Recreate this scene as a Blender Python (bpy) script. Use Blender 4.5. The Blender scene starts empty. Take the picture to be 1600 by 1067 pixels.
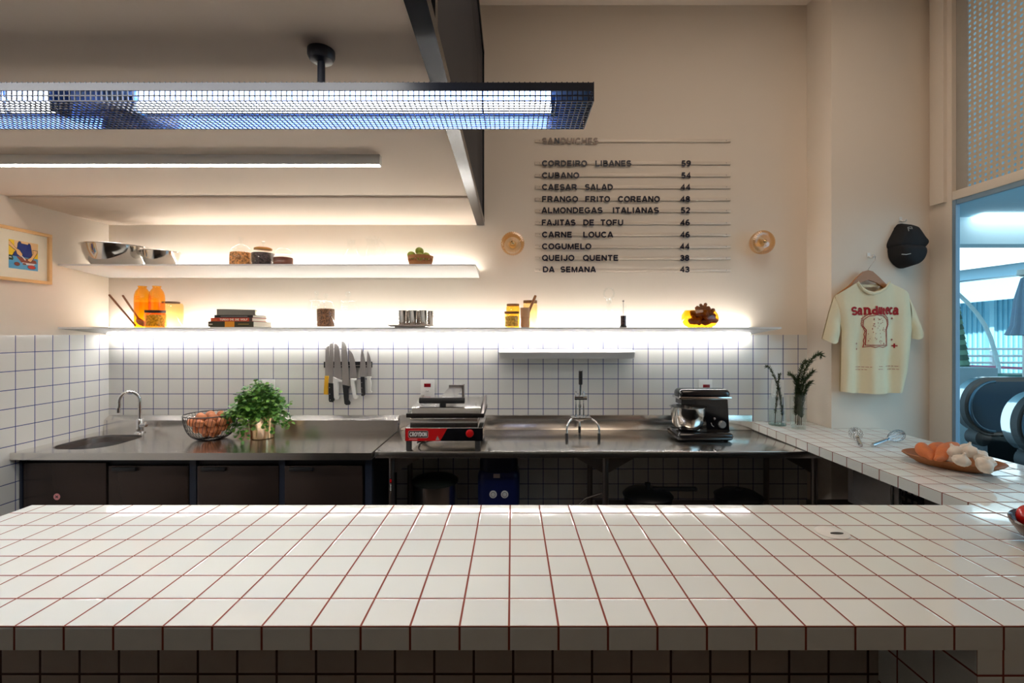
import bpy, bmesh, math, random
from mathutils import Vector, Matrix, Euler
R = math.radians
rnd = random.Random(7)
sc = bpy.context.scene
col = sc.collection

# ---------------------------------------------------------------- camera
F, CX, CY, EYE = 730.0, 800.0, 520.0, 1.51
cam_d = bpy.data.cameras.new('camera')
cam = bpy.data.objects.new('camera', cam_d); col.objects.link(cam)
cam.location = (0, 0, EYE); cam.rotation_euler = (R(90), 0, 0)
cam_d.sensor_width = 36; cam_d.lens = 36 * F / 1600
cam_d.shift_x = 0.0; cam_d.shift_y = -(533.5 - CY) / 1600
cam_d.clip_start = 0.02; cam_d.clip_end = 200
sc.camera = cam
# ---------------------------------------------------------------- view, world, sun, added fill lights
sc.view_settings.view_transform = 'Standard'; sc.view_settings.look = 'None'
sc.view_settings.exposure = 0.38; sc.view_settings.gamma = 1.0
sc.view_settings.use_curve_mapping = False
sc.cycles.transparent_max_bounces = 32
sc.cycles.max_bounces = 10; sc.cycles.diffuse_bounces = 5; sc.cycles.glossy_bounces = 5
sc.cycles.sample_clamp_indirect = 6.0
wd = bpy.data.worlds.new('sky'); sc.world = wd; wd.use_nodes = True
bg = wd.node_tree.nodes['Background']
bg.inputs[0].default_value = (0.52, 0.80, 1.0, 1); bg.inputs[1].default_value = 1.75
def lamp(name, kind, loc, rot, power, color, size=None, size_y=None):
    d = bpy.data.lights.new(name, kind); d.energy = power; d.color = color
    if kind == 'AREA':
        d.shape = 'RECTANGLE'; d.size = size; d.size_y = size_y
    o = bpy.data.objects.new(name, d); col.objects.link(o)
    o.location = loc; o.rotation_euler = rot
    return o
WARM = (1.0, 0.82, 0.66)
lamp('sun', 'SUN', (8, -6, 9), (R(52), 0, R(-18)), 6.0, (1.0, 0.95, 0.88)).data.angle = R(2)
lamp('dining_fill_light', 'AREA', (0.9, -1.0, 3.66), (0, 0, 0), 5, WARM, 2.6, 2.0)  # added warm fill standing in for ambient light of the dining side
lamp('service_fill_light', 'AREA', (1.1, 1.4, 3.66), (0, 0, 0), 18, WARM, 1.6, 1.2)  # added warm fill to brighten the upper wall
lamp('counter_fill_light', 'AREA', (-1.3, 0.91, 2.225), (0, 0, 0), 9, (1.0, 0.97, 0.93), 2.0, 0.05)  # added out-of-view fill brightening the counter from above

def PX(x, y, Y):                       # pixel of the photograph at depth Y -> point in the room
    return Vector(((x - CX) * Y / F, Y, EYE - (y - CY) * Y / F))

# ---------------------------------------------------------------- materials
MATS = {}
def _new(name):
    m = bpy.data.materials.new(name); m.use_nodes = True
    nt = m.node_tree; b = nt.nodes['Principled BSDF']
    MATS[name] = m
    return m, nt, b
def rgb(h):                            # sRGB 0-255 -> linear
    out = []
    for v in h:
        v /= 255.0
        out.append(v / 12.92 if v <= 0.04045 else ((v + 0.055) / 1.055) ** 2.4)
    return (*out, 1.0)
def mat(name, c, rough=0.5, metal=0.0, spec=0.5, var=0.06, scale=30.0, bump=0.0, bscale=None, emit=0.0, ecol=None, coat=0.0, stretch=None, contrast=False):
    m, nt, b = _new(name)
    c = rgb(c) if max(c) > 1.0 else (*c, 1.0)
    N, L = nt.nodes, nt.links
    tc = N.new('ShaderNodeTexCoord'); no = N.new('ShaderNodeTexNoise')
    no.inputs['Scale'].default_value = scale; no.inputs['Detail'].default_value = 3
    src = tc.outputs['Object']
    if stretch:
        mp = N.new('ShaderNodeMapping'); mp.inputs['Scale'].default_value = stretch
        L.new(src, mp.inputs[0]); src = mp.outputs[0]
    L.new(src, no.inputs['Vector'])
    mx = N.new('ShaderNodeMix'); mx.data_type = 'RGBA'
    mx.inputs[6].default_value = (*[v * (1 - var) for v in c[:3]], 1)
    mx.inputs[7].default_value = (*[min(1, v * (1 + var)) for v in c[:3]], 1)
    if contrast:
        mr = N.new('ShaderNodeMapRange'); mr.inputs[1].default_value = 0.38; mr.inputs[2].default_value = 0.60
        L.new(no.outputs['Fac'], mr.inputs[0]); L.new(mr.outputs[0], mx.inputs[0])
    else: L.new(no.outputs['Fac'], mx.inputs[0])
    L.new(mx.outputs[2], b.inputs['Base Color'])
    b.inputs['Roughness'].default_value = rough; b.inputs['Metallic'].default_value = metal
    b.inputs['Specular IOR Level'].default_value = spec
    if coat: b.inputs['Coat Weight'].default_value = coat; b.inputs['Coat Roughness'].default_value = 0.06
    if bump:
        bp = N.new('ShaderNodeBump'); bp.inputs['Strength'].default_value = bump; bp.inputs['Distance'].default_value = 0.003
        if bscale:
            n2 = N.new('ShaderNodeTexNoise'); n2.inputs['Scale'].default_value = bscale; n2.inputs['Detail'].default_value = 4
            L.new(src, n2.inputs['Vector']); L.new(n2.outputs['Fac'], bp.inputs['Height'])
        else: L.new(no.outputs['Fac'], bp.inputs['Height'])
        L.new(bp.outputs[0], b.inputs['Normal'])
    if emit:
        e = ecol or c[:3]
        b.inputs['Emission Color'].default_value = (*e, 1); b.inputs['Emission Strength'].default_value = emit
    return m
def glass(name, tint, gloss=0.10, rough=0.02, ribs=None):   # thin glass: tinted see-through with a mirror coat
    m, nt, b = _new(name); N, L = nt.nodes, nt.links
    N.remove(b)
    out = [n for n in N if n.type == 'OUTPUT_MATERIAL'][0]
    tr = N.new('ShaderNodeBsdfTransparent'); tr.inputs[0].default_value = (*tint, 1)
    gl = N.new('ShaderNodeBsdfGlossy'); gl.inputs['Roughness'].default_value = rough
    gl.inputs['Color'].default_value = (1, 1, 1, 1)
    lw = N.new('ShaderNodeLayerWeight'); lw.inputs[0].default_value = 0.35
    mr = N.new('ShaderNodeMapRange'); mr.inputs[3].default_value = gloss * 0.4; mr.inputs[4].default_value = min(0.85, gloss * 6)
    L.new(lw.outputs['Facing'], mr.inputs[0])
    pw = N.new('ShaderNodeMath'); pw.operation = 'POWER'; pw.inputs[1].default_value = 2.2
    L.new(lw.outputs['Facing'], pw.inputs[0]); L.new(pw.outputs[0], mr.inputs[0])
    mx = N.new('ShaderNodeMixShader'); L.new(mr.outputs[0], mx.inputs[0]); L.new(tr.outputs[0], mx.inputs[1]); L.new(gl.outputs[0], mx.inputs[2])
    if ribs:
        tc = N.new('ShaderNodeTexCoord'); wv = N.new('ShaderNodeTexNoise'); wv.inputs['Scale'].default_value = ribs
        bp = N.new('ShaderNodeBump'); bp.inputs['Strength'].default_value = 0.5; bp.inputs['Distance'].default_value = 0.002
        L.new(tc.outputs['Object'], wv.inputs['Vector']); L.new(wv.outputs['Fac'], bp.inputs['Height']); L.new(bp.outputs[0], gl.inputs['Normal'])
    L.new(mx.outputs[0], out.inputs[0])
    return m
def tile(name, pitch, off, gw, c, gc, rough=0.08, gvar=0.03, bump=0.5):
    """square glazed tiles in world space; lines across every axis that lies in the face"""
    m, nt, b = _new(name); N, L = nt.nodes, nt.links
    g = N.new('ShaderNodeNewGeometry'); sp = N.new('ShaderNodeSeparateXYZ'); sn = N.new('ShaderNodeSeparateXYZ')
    L.new(g.outputs['Position'], sp.inputs[0]); L.new(g.outputs['True Normal'], sn.inputs[0])
    def M(op, a, bb=None, cc=None):
        n = N.new('ShaderNodeMath'); n.operation = op
        for i, v in enumerate((a, bb, cc)):
            if v is None: continue
            if isinstance(v, (int, float)): n.inputs[i].default_value = v
            else: L.new(v, n.inputs[i])
        return n.outputs[0]
    dist = None; cells = []
    for a in range(3):
        q = M('DIVIDE', M('SUBTRACT', sp.outputs[a], off[a]), pitch[a])
        cells.append(M('FLOOR', M('ADD', q, 0.001)))
        d = M('MULTIPLY', M('ABSOLUTE', M('SUBTRACT', M('FRACT', M('ADD', q, 0.5)), 0.5)), pitch[a])
        skip = M('GREATER_THAN', M('ABSOLUTE', sn.outputs[a]), 0.5)
        d = M('ADD', d, skip)
        dist = d if dist is None else M('MINIMUM', dist, d)
    mask = N.new('ShaderNodeMapRange'); mask.inputs[1].default_value = gw / 2 - 0.0004; mask.inputs[2].default_value = gw / 2 + 0.0004
    L.new(dist, mask.inputs[0])                          # 0 on grout, 1 on tile
    cv = N.new('ShaderNodeCombineXYZ')
    for a in range(3): L.new(cells[a], cv.inputs[a])
    wn = N.new('ShaderNodeTexWhiteNoise'); wn.noise_dimensions = '3D'; L.new(cv.outputs[0], wn.inputs['Vector'])
    c = rgb(c) if max(c) > 1 else (*c, 1); gc = rgb(gc) if max(gc) > 1 else (*gc, 1)
    mt = N.new('ShaderNodeMix'); mt.data_type = 'RGBA'
    mt.inputs[6].default_value = (*[v * (1 - gvar) for v in c[:3]], 1); mt.inputs[7].default_value = c
    L.new(wn.outputs['Value'], mt.inputs[0])
    mx = N.new('ShaderNodeMix'); mx.data_type = 'RGBA'; mx.inputs[6].default_value = gc
    L.new(mask.outputs[0], mx.inputs[0]); L.new(mt.outputs[2], mx.inputs[7]); L.new(mx.outputs[2], b.inputs['Base Color'])
    rr = N.new('ShaderNodeMapRange'); rr.inputs[3].default_value = 0.8; rr.inputs[4].default_value = rough
    L.new(mask.outputs[0], rr.inputs[0]); L.new(rr.outputs[0], b.inputs['Roughness'])
    hm = N.new('ShaderNodeMapRange'); hm.interpolation_type = 'SMOOTHSTEP'; hm.inputs[1].default_value = gw / 2 - 0.001; hm.inputs[2].default_value = gw / 2 + 0.004
    L.new(dist, hm.inputs[0])
    nz = N.new('ShaderNodeTexNoise'); nz.inputs['Scale'].default_value = 9; nz.inputs['Detail'].default_value = 1
    L.new(g.outputs['Position'], nz.inputs['Vector'])
    tilt = M('MULTIPLY', wn.outputs['Value'], 0.0)
    h = M('ADD', hm.outputs[0], M('MULTIPLY', nz.outputs['Fac'], 0.9))
    bp = N.new('ShaderNodeBump'); bp.inputs['Strength'].default_value = bump; bp.inputs['Distance'].default_value = 0.0012
    L.new(h, bp.inputs['Height']); L.new(bp.outputs[0], b.inputs['Normal'])
    return m

# ---------------------------------------------------------------- mesh builder
class MB:
    def __init__(s): s.bm = bmesh.new(); s.mi = 0
    def _join(s, b2, mtx=None):
        if mtx is not None: bmesh.ops.transform(b2, matrix=mtx, verts=b2.verts)
        mp = {}
        for v in b2.verts: mp[v] = s.bm.verts.new(v.co)
        for f in b2.faces:
            try: nf = s.bm.faces.new([mp[v] for v in f.verts]); nf.material_index = s.mi; nf.smooth = f.smooth
            except ValueError: pass
        b2.free(); return s
    def box(s, x0, x1, y0, y1, z0, z1, bev=0.0, seg=2, mtx=None):
        b = bmesh.new(); bmesh.ops.create_cube(b, size=1)
        bmesh.ops.scale(b, vec=(abs(x1 - x0), abs(y1 - y0), abs(z1 - z0)), verts=b.verts)
        bmesh.ops.translate(b, vec=((x0 + x1) / 2, (y0 + y1) / 2, (z0 + z1) / 2), verts=b.verts)
        if bev > 0: bmesh.ops.bevel(b, geom=list(b.edges), offset=bev, segments=seg, profile=0.5, affect='EDGES')
        return s._join(b, mtx)
    def tube(s, pts, r, n=8, closed=False, flat=1.0):
        pts = [Vector(p) for p in pts]; k = len(pts)
        rs = r if isinstance(r, (list, tuple)) else [r] * k
        rings = []; prev = None
        for i, p in enumerate(pts):
            if closed: t = pts[(i + 1) % k] - pts[i - 1]
            else: t = pts[min(i + 1, k - 1)] - pts[max(i - 1, 0)]
            t = t.normalized() if t.length > 1e-9 else Vector((0, 0, 1))
            if prev is None:
                a = Vector((0, 0, 1)) if abs(t.z) < 0.9 else Vector((1, 0, 0))
                u = t.cross(a).normalized()
            else:
                u = prev - t * prev.dot(t); u = u.normalized() if u.length > 1e-6 else t.orthogonal().normalized()
            prev = u; w = t.cross(u)
            rings.append([s.bm.verts.new(p + (u * math.cos(2 * math.pi * j / n) + w * math.sin(2 * math.pi * j / n) * flat) * rs[i]) for j in range(n)])
        rng = range(k if closed else k - 1)
        for i in rng:
            A, B = rings[i], rings[(i + 1) % k]
            for j in range(n):
                f = s.bm.faces.new((A[j], A[(j + 1) % n], B[(j + 1) % n], B[j])); f.material_index = s.mi; f.smooth = True
        if not closed:
            for q, A in ((0, rings[0][::-1]), (1, rings[-1])):
                f = s.bm.faces.new(A); f.material_index = s.mi
        return s
    def cyl(s, c, r, h, n=24, axis='z', r2=None):
        c = Vector(c); d = {'x': Vector((1, 0, 0)), 'y': Vector((0, 1, 0)), 'z': Vector((0, 0, 1))}[axis]
        return s.tube([c, c + d * h], [r, r if r2 is None else r2], n)
    def lathe(s, prof, c=(0, 0, 0), n=32, sx=1.0, sy=1.0, mtx=None, wob=None):
        b = bmesh.new(); c = Vector(c); rings = []
        for (r, z) in prof:
            if r < 1e-6: rings.append([b.verts.new((0, 0, z))])
            else:
                ring = []
                for j in range(n):
                    t = 2 * math.pi * j / n; q = r * (wob(t, r, z) if wob else 1.0)
                    ring.append(b.verts.new((q * math.cos(t) * sx, q * math.sin(t) * sy, z)))
                rings.append(ring)
        for A, B in zip(rings, rings[1:]):
            for j in range(n):
                a = [A[j % len(A)], A[(j + 1) % len(A)]] if len(A) > 1 else [A[0]]
                bb = [B[(j + 1) % len(B)], B[j % len(B)]] if len(B) > 1 else [B[0]]
                if len(a) + len(bb) > 2:
                    f = b.faces.new(a + bb); f.smooth = True
        if mtx is None: mtx = Matrix.Translation(c)
        return s._join(b, mtx)
    def ell(s, c, r, u=16, v=10, mtx=None):
        r = (r, r, r) if isinstance(r, (int, float)) else r
        b = bmesh.new(); bmesh.ops.create_uvsphere(b, u_segments=u, v_segments=v, radius=1)
        for f in b.faces: f.smooth = True
        m = Matrix.Translation(Vector(c)) @ (mtx or Matrix()) @ Matrix.Diagonal((*r, 1))
        return s._join(b, m)
    def prism(s, pts, d):                 # 3D polygon pushed along vector d
        d = Vector(d); A = [s.bm.verts.new(Vector(p)) for p in pts]; B = [s.bm.verts.new(Vector(p) + d) for p in pts]
        k = len(A)
        for f in [A[::-1], B] + [[A[i], A[(i + 1) % k], B[(i + 1) % k], B[i]] for i in range(k)]:
            q = s.bm.faces.new(f); q.material_index = s.mi
        return s
    def pxprism(s, pts, Y, th, s_=1.0, o=(0, 0)):     # polygon traced on plane Y, given real thickness th (towards +Y)
        return s.prism([PX(o[0] + x / s_, o[1] + y / s_, Y) for x, y in pts], (0, th, 0))
    def face(s, pts):
        f = s.bm.faces.new([s.bm.verts.new(Vector(p)) for p in pts]); f.material_index = s.mi; return s
    def grid(s, fn, nu, nv, closeu=False, smooth=True):
        V = [[s.bm.verts.new(Vector(fn(i / nu, j / nv))) for j in range(nv + 1)] for i in range(nu if closeu else nu + 1)]
        for i in range(nu):
            for j in range(nv):
                f = s.bm.faces.new((V[i][j], V[(i + 1) % len(V)][j], V[(i + 1) % len(V)][j + 1], V[i][j + 1])); f.material_index = s.mi; f.smooth = smooth
        return s
    def pillow(s, pts, depth, Y, rings=7, p=2.0, cen=None):   # domed solid over an outline on plane Y, bulging to -Y
        out = [PX(x, y, Y) for x, y in pts]
        sm = []
        k = len(out)
        for i in range(k):
            for q in range(4):
                t = q / 4; p0, p1, p2, p3 = out[i - 1], out[i], out[(i + 1) % k], out[(i + 2) % k]
                sm.append(0.5 * ((2 * p1) + (-p0 + p2) * t + (2 * p0 - 5 * p1 + 4 * p2 - p3) * t * t + (-p0 + 3 * p1 - 3 * p2 + p3) * t ** 3))
        out = sm; k = len(out)
        c = PX(*cen, Y) if cen else sum(out, Vector()) / k
        R_ = []
        for a in range(rings):
            t = 1 - a / rings; dy = -depth * (1 - t ** p) ** (1 / p)
            R_.append([s.bm.verts.new(c + (o - c) * t + Vector((0, dy, 0))) for o in out])
        tip = s.bm.verts.new(c + Vector((0, -depth, 0)))
        for A, B in zip(R_, R_[1:]):
            for j in range(k):
                f = s.bm.faces.new((A[j], A[(j + 1) % k], B[(j + 1) % k], B[j])); f.smooth = True; f.material_index = s.mi
        for j in range(k):
            f = s.bm.faces.new((R_[-1][j], R_[-1][(j + 1) % k], tip)); f.smooth = True; f.material_index = s.mi
        f = s.bm.faces.new(R_[0][::-1]); f.material_index = s.mi
        return s
    def text(s, body, x0, x1, z0, z1, y, depth=0.004, bold=0.0, fit=True, fn=None):   # lettering facing -Y inside the box
        cu = bpy.data.curves.new('t', 'FONT'); cu.body = body; cu.size = 1.0; cu.extrude = 0.0; cu.offset = bold
        o = bpy.data.objects.new('t', cu); col.objects.link(o)
        dg = bpy.context.evaluated_depsgraph_get(); dg.update()
        me = bpy.data.meshes.new_from_object(o.evaluated_get(dg))
        bpy.data.objects.remove(o); bpy.data.curves.remove(cu)
        b = bmesh.new(); b.from_mesh(me); bpy.data.meshes.remove(me)
        xs = [v.co.x for v in b.verts]; ys = [v.co.y for v in b.verts]
        ax, bx, ay, by = min(xs), max(xs), min(ys), max(ys)
        kz = (z1 - z0) / (by - ay); kx = (x1 - x0) / (bx - ax) if x1 is not None else kz
        for v in b.verts:
            v.co = Vector((x0 + (v.co.x - ax) * kx, y, z0 + (v.co.y - ay) * kz))
        bmesh.ops.remove_doubles(b, verts=b.verts, dist=1e-6)
        if depth > 0:
            g = bmesh.ops.extrude_face_region(b, geom=list(b.faces))
            vs = [e for e in g['geom'] if isinstance(e, bmesh.types.BMVert)]
            bmesh.ops.translate(b, vec=(0, -depth, 0), verts=vs)
        if fn:
            for v in b.verts: v.co = fn(v.co)
        bmesh.ops.recalc_face_normals(b, faces=b.faces)
        return s._join(b)
    def mesh(s, name, off, mats, recalc=True, ang=40):
        if recalc: bmesh.ops.recalc_face_normals(s.bm, faces=s.bm.faces)
        if off.length: bmesh.ops.translate(s.bm, vec=-off, verts=s.bm.verts)
        me = bpy.data.meshes.new(name); s.bm.to_mesh(me); s.bm.free()
        for m in (mats if isinstance(mats, (list, tuple)) else [mats]): me.materials.append(m)
        for p in me.polygons: p.use_smooth = True
        me.set_sharp_from_angle(angle=R(ang))
        return me

def tag(o, label, cat, group=None, kind=None):
    if label: o['label'] = label
    if cat: o['category'] = cat
    if group: o['group'] = group
    if kind: o['kind'] = kind
    return o
def thing(name, label, cat, loc=(0, 0, 0), group=None):
    o = bpy.data.objects.new(name, None); o.empty_display_size = 0.05; col.objects.link(o); o.location = loc
    return tag(o, label, cat, group)
def org(o):
    v = Vector()
    while o is not None: v += o.location; o = o.parent
    return v
def part(name, mb, mats, parent, label=None, kind=None, recalc=True, ang=40):
    o = bpy.data.objects.new(name, mb.mesh(name, org(parent), mats, recalc, ang)); col.objects.link(o); o.parent = parent
    if label: o['label'] = label
    if kind: o['kind'] = kind
    return o
def solo(name, mb, mats, label, cat, group=None, kind=None, ang=40):
    vs = [v.co for v in mb.bm.verts]
    lo = Vector([min(v[i] for v in vs) for i in range(3)]); hi = Vector([max(v[i] for v in vs) for i in range(3)])
    c = Vector(((lo.x + hi.x) / 2, (lo.y + hi.y) / 2, lo.z))
    o = bpy.data.objects.new(name, mb.mesh(name, c, mats, ang=ang)); col.objects.link(o); o.location = c
    return tag(o, label, cat, group, kind)
def struct(name, mb, mats, parent=None):
    o = bpy.data.objects.new(name, mb.mesh(name, Vector(), mats)); col.objects.link(o)
    if parent: o.parent = parent
    o['kind'] = 'structure'
    return o
def dup(o, parent=None, **kw):
    c = o.copy(); col.objects.link(c)
    if parent is not None: c.parent = parent
    for ch in [k for k in bpy.data.objects if k.parent == o]: dup(ch, c)
    for k, v in kw.items():
        if k == 'loc': c.location = v
        elif k == 'rot': c.rotation_euler = v
        elif k == 'scl': c.scale = v
        else: c[k] = v
    return c
# ---------------------------------------------------------------- drawn letterforms (centre lines of strokes in a unit box)
def _arc(cx, cy, rx, ry, a0, a1, n=14):
    return [(cx + rx * math.cos(R(a0 + (a1 - a0) * i / n)), cy + ry * math.sin(R(a0 + (a1 - a0) * i / n))) for i in range(n + 1)]
def _ring(cx, cy, rx, ry): return _arc(cx, cy, rx, ry, 90, 450, 28)
GL = {  # glyph: (width, strokes)
 'A': (.98, [[(.09, .0), (.44, .93), (.54, .93), (.89, 0)], [(.22, .27), (.76, .27)]]),
 'B': (.90, [[(.12, 0), (.12, .91), (.52, .91)] + _arc(.52, .71, .20, .20, 90, -90) + [(.14, .51)], [(.12, .51), (.56, .51)] + _arc(.56, .30, .22, .21, 90, -90) + [(.12, .09)]]),
 'C': (.96, [_arc(.50, .50, .40, .42, 38, 322, 24)]),
 'D': (.96, [[(.12, 0), (.12, .91), (.42, .91)] + _arc(.42, .50, .43, .41, 90, -90) + [(.12, .09)]]),
 'E': (.84, [[(.12, 0), (.12, 1)], [(.12, .91), (.78, .91)], [(.12, .52), (.72, .52)], [(.12, .09), (.80, .09)]]),
 'F': (.80, [[(.12, 0), (.12, 1)], [(.12, .91), (.76, .91)], [(.12, .50), (.68, .50)]]),
 'G': (1.0, [_arc(.50, .50, .40, .42, 40, 330, 24) + [(.88, .44), (.54, .44)]]),
 'H': (.92, [[(.12, 0), (.12, 1)], [(.80, 0), (.80, 1)], [(.12, .53), (.80, .53)]]),
 'I': (.34, [[(.17, 0), (.17, 1)]]),
 'J': (.72, [[(.58, 1), (.58, .32)] + _arc(.34, .32, .24, .24, 0, -180)]),
 'L': (.78, [[(.12, 1), (.12, .09), (.76, .09)]]),
 'M': (1.06, [[(.12, 0), (.12, .95)], [(.14, .95), (.53, .08), (.92, .95)], [(.94, 0), (.94, .95)]]),
 'N': (.94, [[(.12, 0), (.12, 1)], [(.13, .95), (.81, .05)], [(.82, 0), (.82, 1)]]),
 'O': (1.0, [_ring(.50, .50, .40, .42)]),
 'Q': (1.0, [_ring(.50, .50, .40, .42), [(.56, .28), (.92, -.04)]]),
 'R': (.94, [[(.12, 0), (.12, .91), (.56, .91)] + _arc(.56, .69, .22, .22, 90, -90) + [(.12, .47)], [(.52, .47), (.86, 0)]]),
 'S': (.86, [_arc(.43, .70, .31, .22, 25, 250, 14) + _arc(.43, .30, .33, .22, 70, -155, 14)]),
 'T': (.84, [[(.42, 0), (.42, .95)], [(.03, .91), (.81, .91)]]),
 'U': (.92, [[(.12, 1), (.12, .40)] + _arc(.46, .40, .34, .32, 180, 360) + [(.80, 1)]]),
 'W': (1.2, [[(.06, 1), (.34, .06), (.60, .92), (.86, .06), (1.14, 1)]]),
 'Y': (.92, [[(.06, 1), (.46, .46), (.86, 1)], [(.46, .50), (.46, 0)]]),
 '2': (.76, [_arc(.38, .68, .27, .24, 170, -40, 14) + [(.12, .09)], [(.08, .09), (.70, .09)]]),
 '3': (.76, [_arc(.36, .70, .26, .21, 160, -88, 12) + _arc(.36, .29, .30, .21, 88, -165, 14)]),
 '4': (.80, [[(.58, 0), (.58, .95), (.10, .30), (.78, .30)]]),
 '5': (.76, [[(.66, .91), (.22, .91), (.15, .52)] + _arc(.37, .32, .30, .24, 130, -160, 16)]),
 '6': (.76, [_ring(.38, .31, .28, .23), _arc(.46, .36, .36, .56, 68, 185, 12)]),
 '8': (.76, [_ring(.38, .72, .24, .20), _ring(.38, .29, .29, .21)]),
 '9': (.76, [_ring(.38, .69, .28, .23), _arc(.30, .64, .36, .56, -112, 5, 12)]),
 # lower case with slab feet for the shirt
 'a': (.92, [_arc(.36, .24, .24, .17, 20, 340, 20), [(.12, .62)] + _arc(.40, .46, .26, .18, 130, 0, 10) + [(.66, .09), (.86, .07)]]),
 'c': (.80, [_arc(.42, .34, .31, .26, 45, 318, 20)]),
 'd': (1.0, [_ring(.40, .33, .28, .25), [(.52, .93), (.72, .93), (.72, .08), (.94, .08)]]),
 'e': (.84, [[(.12, .34), (.70, .34)] + _arc(.42, .34, .30, .26, 0, 315, 20)]),
 'n': (1.04, [[(.04, .58), (.24, .58), (.24, .05)], [(.06, .06), (.42, .06)], _arc(.50, .36, .25, .22, 160, 0, 10) + [(.75, .05)], [(.60, .06), (.98, .06)]]),
 't': (.66, [[(.26, .90), (.26, .26)] + _arc(.44, .24, .18, .17, 180, 310, 8), [(.05, .60), (.58, .60)]]),
 'u': (1.04, [[(.04, .58), (.22, .58), (.22, .28)] + _arc(.46, .28, .24, .20, 180, 350, 8), [(.56, .58), (.78, .58), (.78, .07), (.98, .07)]]),
}
GL['0'] = GL['O']
def _ribbon(pts, w):
    P = [Vector(p) for p in pts]
    closed = (P[0] - P[-1]).length < 1e-5
    if closed: P = P[:-1]
    k = len(P); L, Rr = [], []
    for i in range(k):
        a = P[i - 1] if (i or closed) else None; b = P[(i + 1) % k] if (i < k - 1 or closed) else None
        d1 = (P[i] - a).normalized() if a is not None else None; d2 = (b - P[i]).normalized() if b is not None else None
        d1 = d1 or d2; d2 = d2 or d1
        n1 = Vector((-d1.y, d1.x)); n2 = Vector((-d2.y, d2.x)); m = n1 + n2
        m = m.normalized() if m.length > .2 else n1
        s = w / 2 / max(.55, m.dot(n1))
        L.append(P[i] + m * s); Rr.append(P[i] - m * s)
    return L, Rr, closed
def strokes(mb, st, org_, kx, kz, w, y, depth, fn=None):
    for pl in st:
        L, Rr, cl = _ribbon([(px * kx, pz * kz) for px, pz in pl], w)
        def V(v, d):
            q = Vector((org_[0] + v.x, y - d, org_[1] + v.y))
            return mb.bm.verts.new(fn(q) if fn else q)
        f0, f1 = [V(v, depth) for v in L], [V(v, depth) for v in Rr]
        b0, b1 = [V(v, 0) for v in L], [V(v, 0) for v in Rr]
        k = len(L)
        for i in range(k if cl else k - 1):
            j = (i + 1) % k
            for q in ((f0[i], f0[j], f1[j], f1[i]), (b0[i], b1[i], b1[j], b0[j]), (f0[i], b0[i], b0[j], f0[j]), (f1[i], f1[j], b1[j], b1[i])):
                f = mb.bm.faces.new(q); f.material_index = mb.mi
        if not cl:
            for e in (0, k - 1): f = mb.bm.faces.new((f0[e], f1[e], b1[e], b0[e])); f.material_index = mb.mi
def letters(mb, s, x0, x1, z0, z1, y, depth=.003, bold=.20, gap=.12, fn=None):
    h = z1 - z0; tot = sum(GL[c][0] if c in GL else .45 for c in s) + gap * (len(s) - 1)
    kx = (x1 - x0) / tot; x = x0
    for c in s:
        if c in GL:
            strokes(mb, GL[c][1], (x, z0), kx, h, bold * h, y, depth, fn); x += (GL[c][0] + gap) * kx
        else: x += (.45 + gap) * kx
    return mb
# ---------------------------------------------------------------- shared materials
paint = mat('wall_paint', (232, 220, 205), 0.85, var=0.02, scale=4, bump=0.05, bscale=120)
ceil_paint = mat('ceiling_paint', (224, 208, 192), 0.9, var=0.02, scale=3)
back_tile = tile('white_tile_blue_grout', (0.1, 0.1, 0.1), (0.008, 0.0, 1.303), 0.0042, (226, 224, 219), (32, 52, 120), 0.12, bump=0.35)
left_tile = tile('white_tile_blue_grout_side', (0.1, 0.1028, 0.1), (0.008, 2.530, 1.303), 0.0042, (226, 224, 219), (32, 52, 120), 0.12, bump=0.35)
top_tile = tile('white_tile_red_grout', (0.0995, 0.0985, 0.1), (-0.006, 0.9395, 0.92), 0.0044, (229, 233, 229), (124, 48, 29), 0.05, gvar=0.02, bump=0.4)
base_tile = tile('white_tile_brown_grout', (0.101, 0.101, 0.1), (0.003, 1.197, 0.036), 0.006, (200, 190, 180), (70, 36, 28), 0.25)
steel = mat('brushed_steel', (0.84, 0.81, 0.77), 0.20, 1.0, var=0.05, scale=6, bump=0.02, bscale=12, stretch=(1, 5, 5))
steel_dk = mat('dull_steel', (0.34, 0.30, 0.28), 0.32, 1.0, var=0.06, scale=8, bump=0.05, bscale=40, stretch=(14, 14, 1))
chrome = mat('chrome', (0.86, 0.86, 0.87), 0.07, 1.0, var=0.02)
mirror_steel = mat('polished_steel', (0.78, 0.76, 0.73), 0.12, 1.0, var=0.03)
black = mat('black_plastic', (0.012, 0.012, 0.014), 0.35, var=0.2)
black_gloss = mat('black_lacquer', (0.006, 0.006, 0.008), 0.10, var=0.2, coat=0.5)
rubber = mat('black_rubber', (0.015, 0.015, 0.016), 0.7, var=0.2)
navy = mat('navy_powder_coat', (0.018, 0.024, 0.042), 0.38, var=0.1)
white_metal = mat('white_enamel', (236, 234, 230), 0.16, var=0.02)
white_pl = mat('white_plastic', (232, 230, 225), 0.4, var=0.02)
clear = glass('clear_glass', (0.975, 0.985, 0.98), 0.10)
amber = glass('amber_glass', (1.0, 0.72, 0.20), 0.10)
amber_lt = glass('pale_amber_glass', (1.0, 0.86, 0.55), 0.09, ribs=60)
amber_dk = glass('deep_amber_glass', (0.98, 0.62, 0.08), 0.10)
cork = mat('cork_lid', (122, 84, 50), 0.8, var=0.2, scale=120)
dark_wood = mat('dark_wood', (62, 36, 22), 0.6, var=0.2, scale=20, stretch=(1, 8, 8))
wood = mat('warm_wood', (168, 112, 70), 0.55, var=0.15, scale=18, stretch=(1, 1, 0.2))
red = mat('red_plastic', (190, 14, 18), 0.35, var=0.05)
red_dk = mat('dark_red_lens', (130, 8, 18), 0.2, var=0.05)

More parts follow.
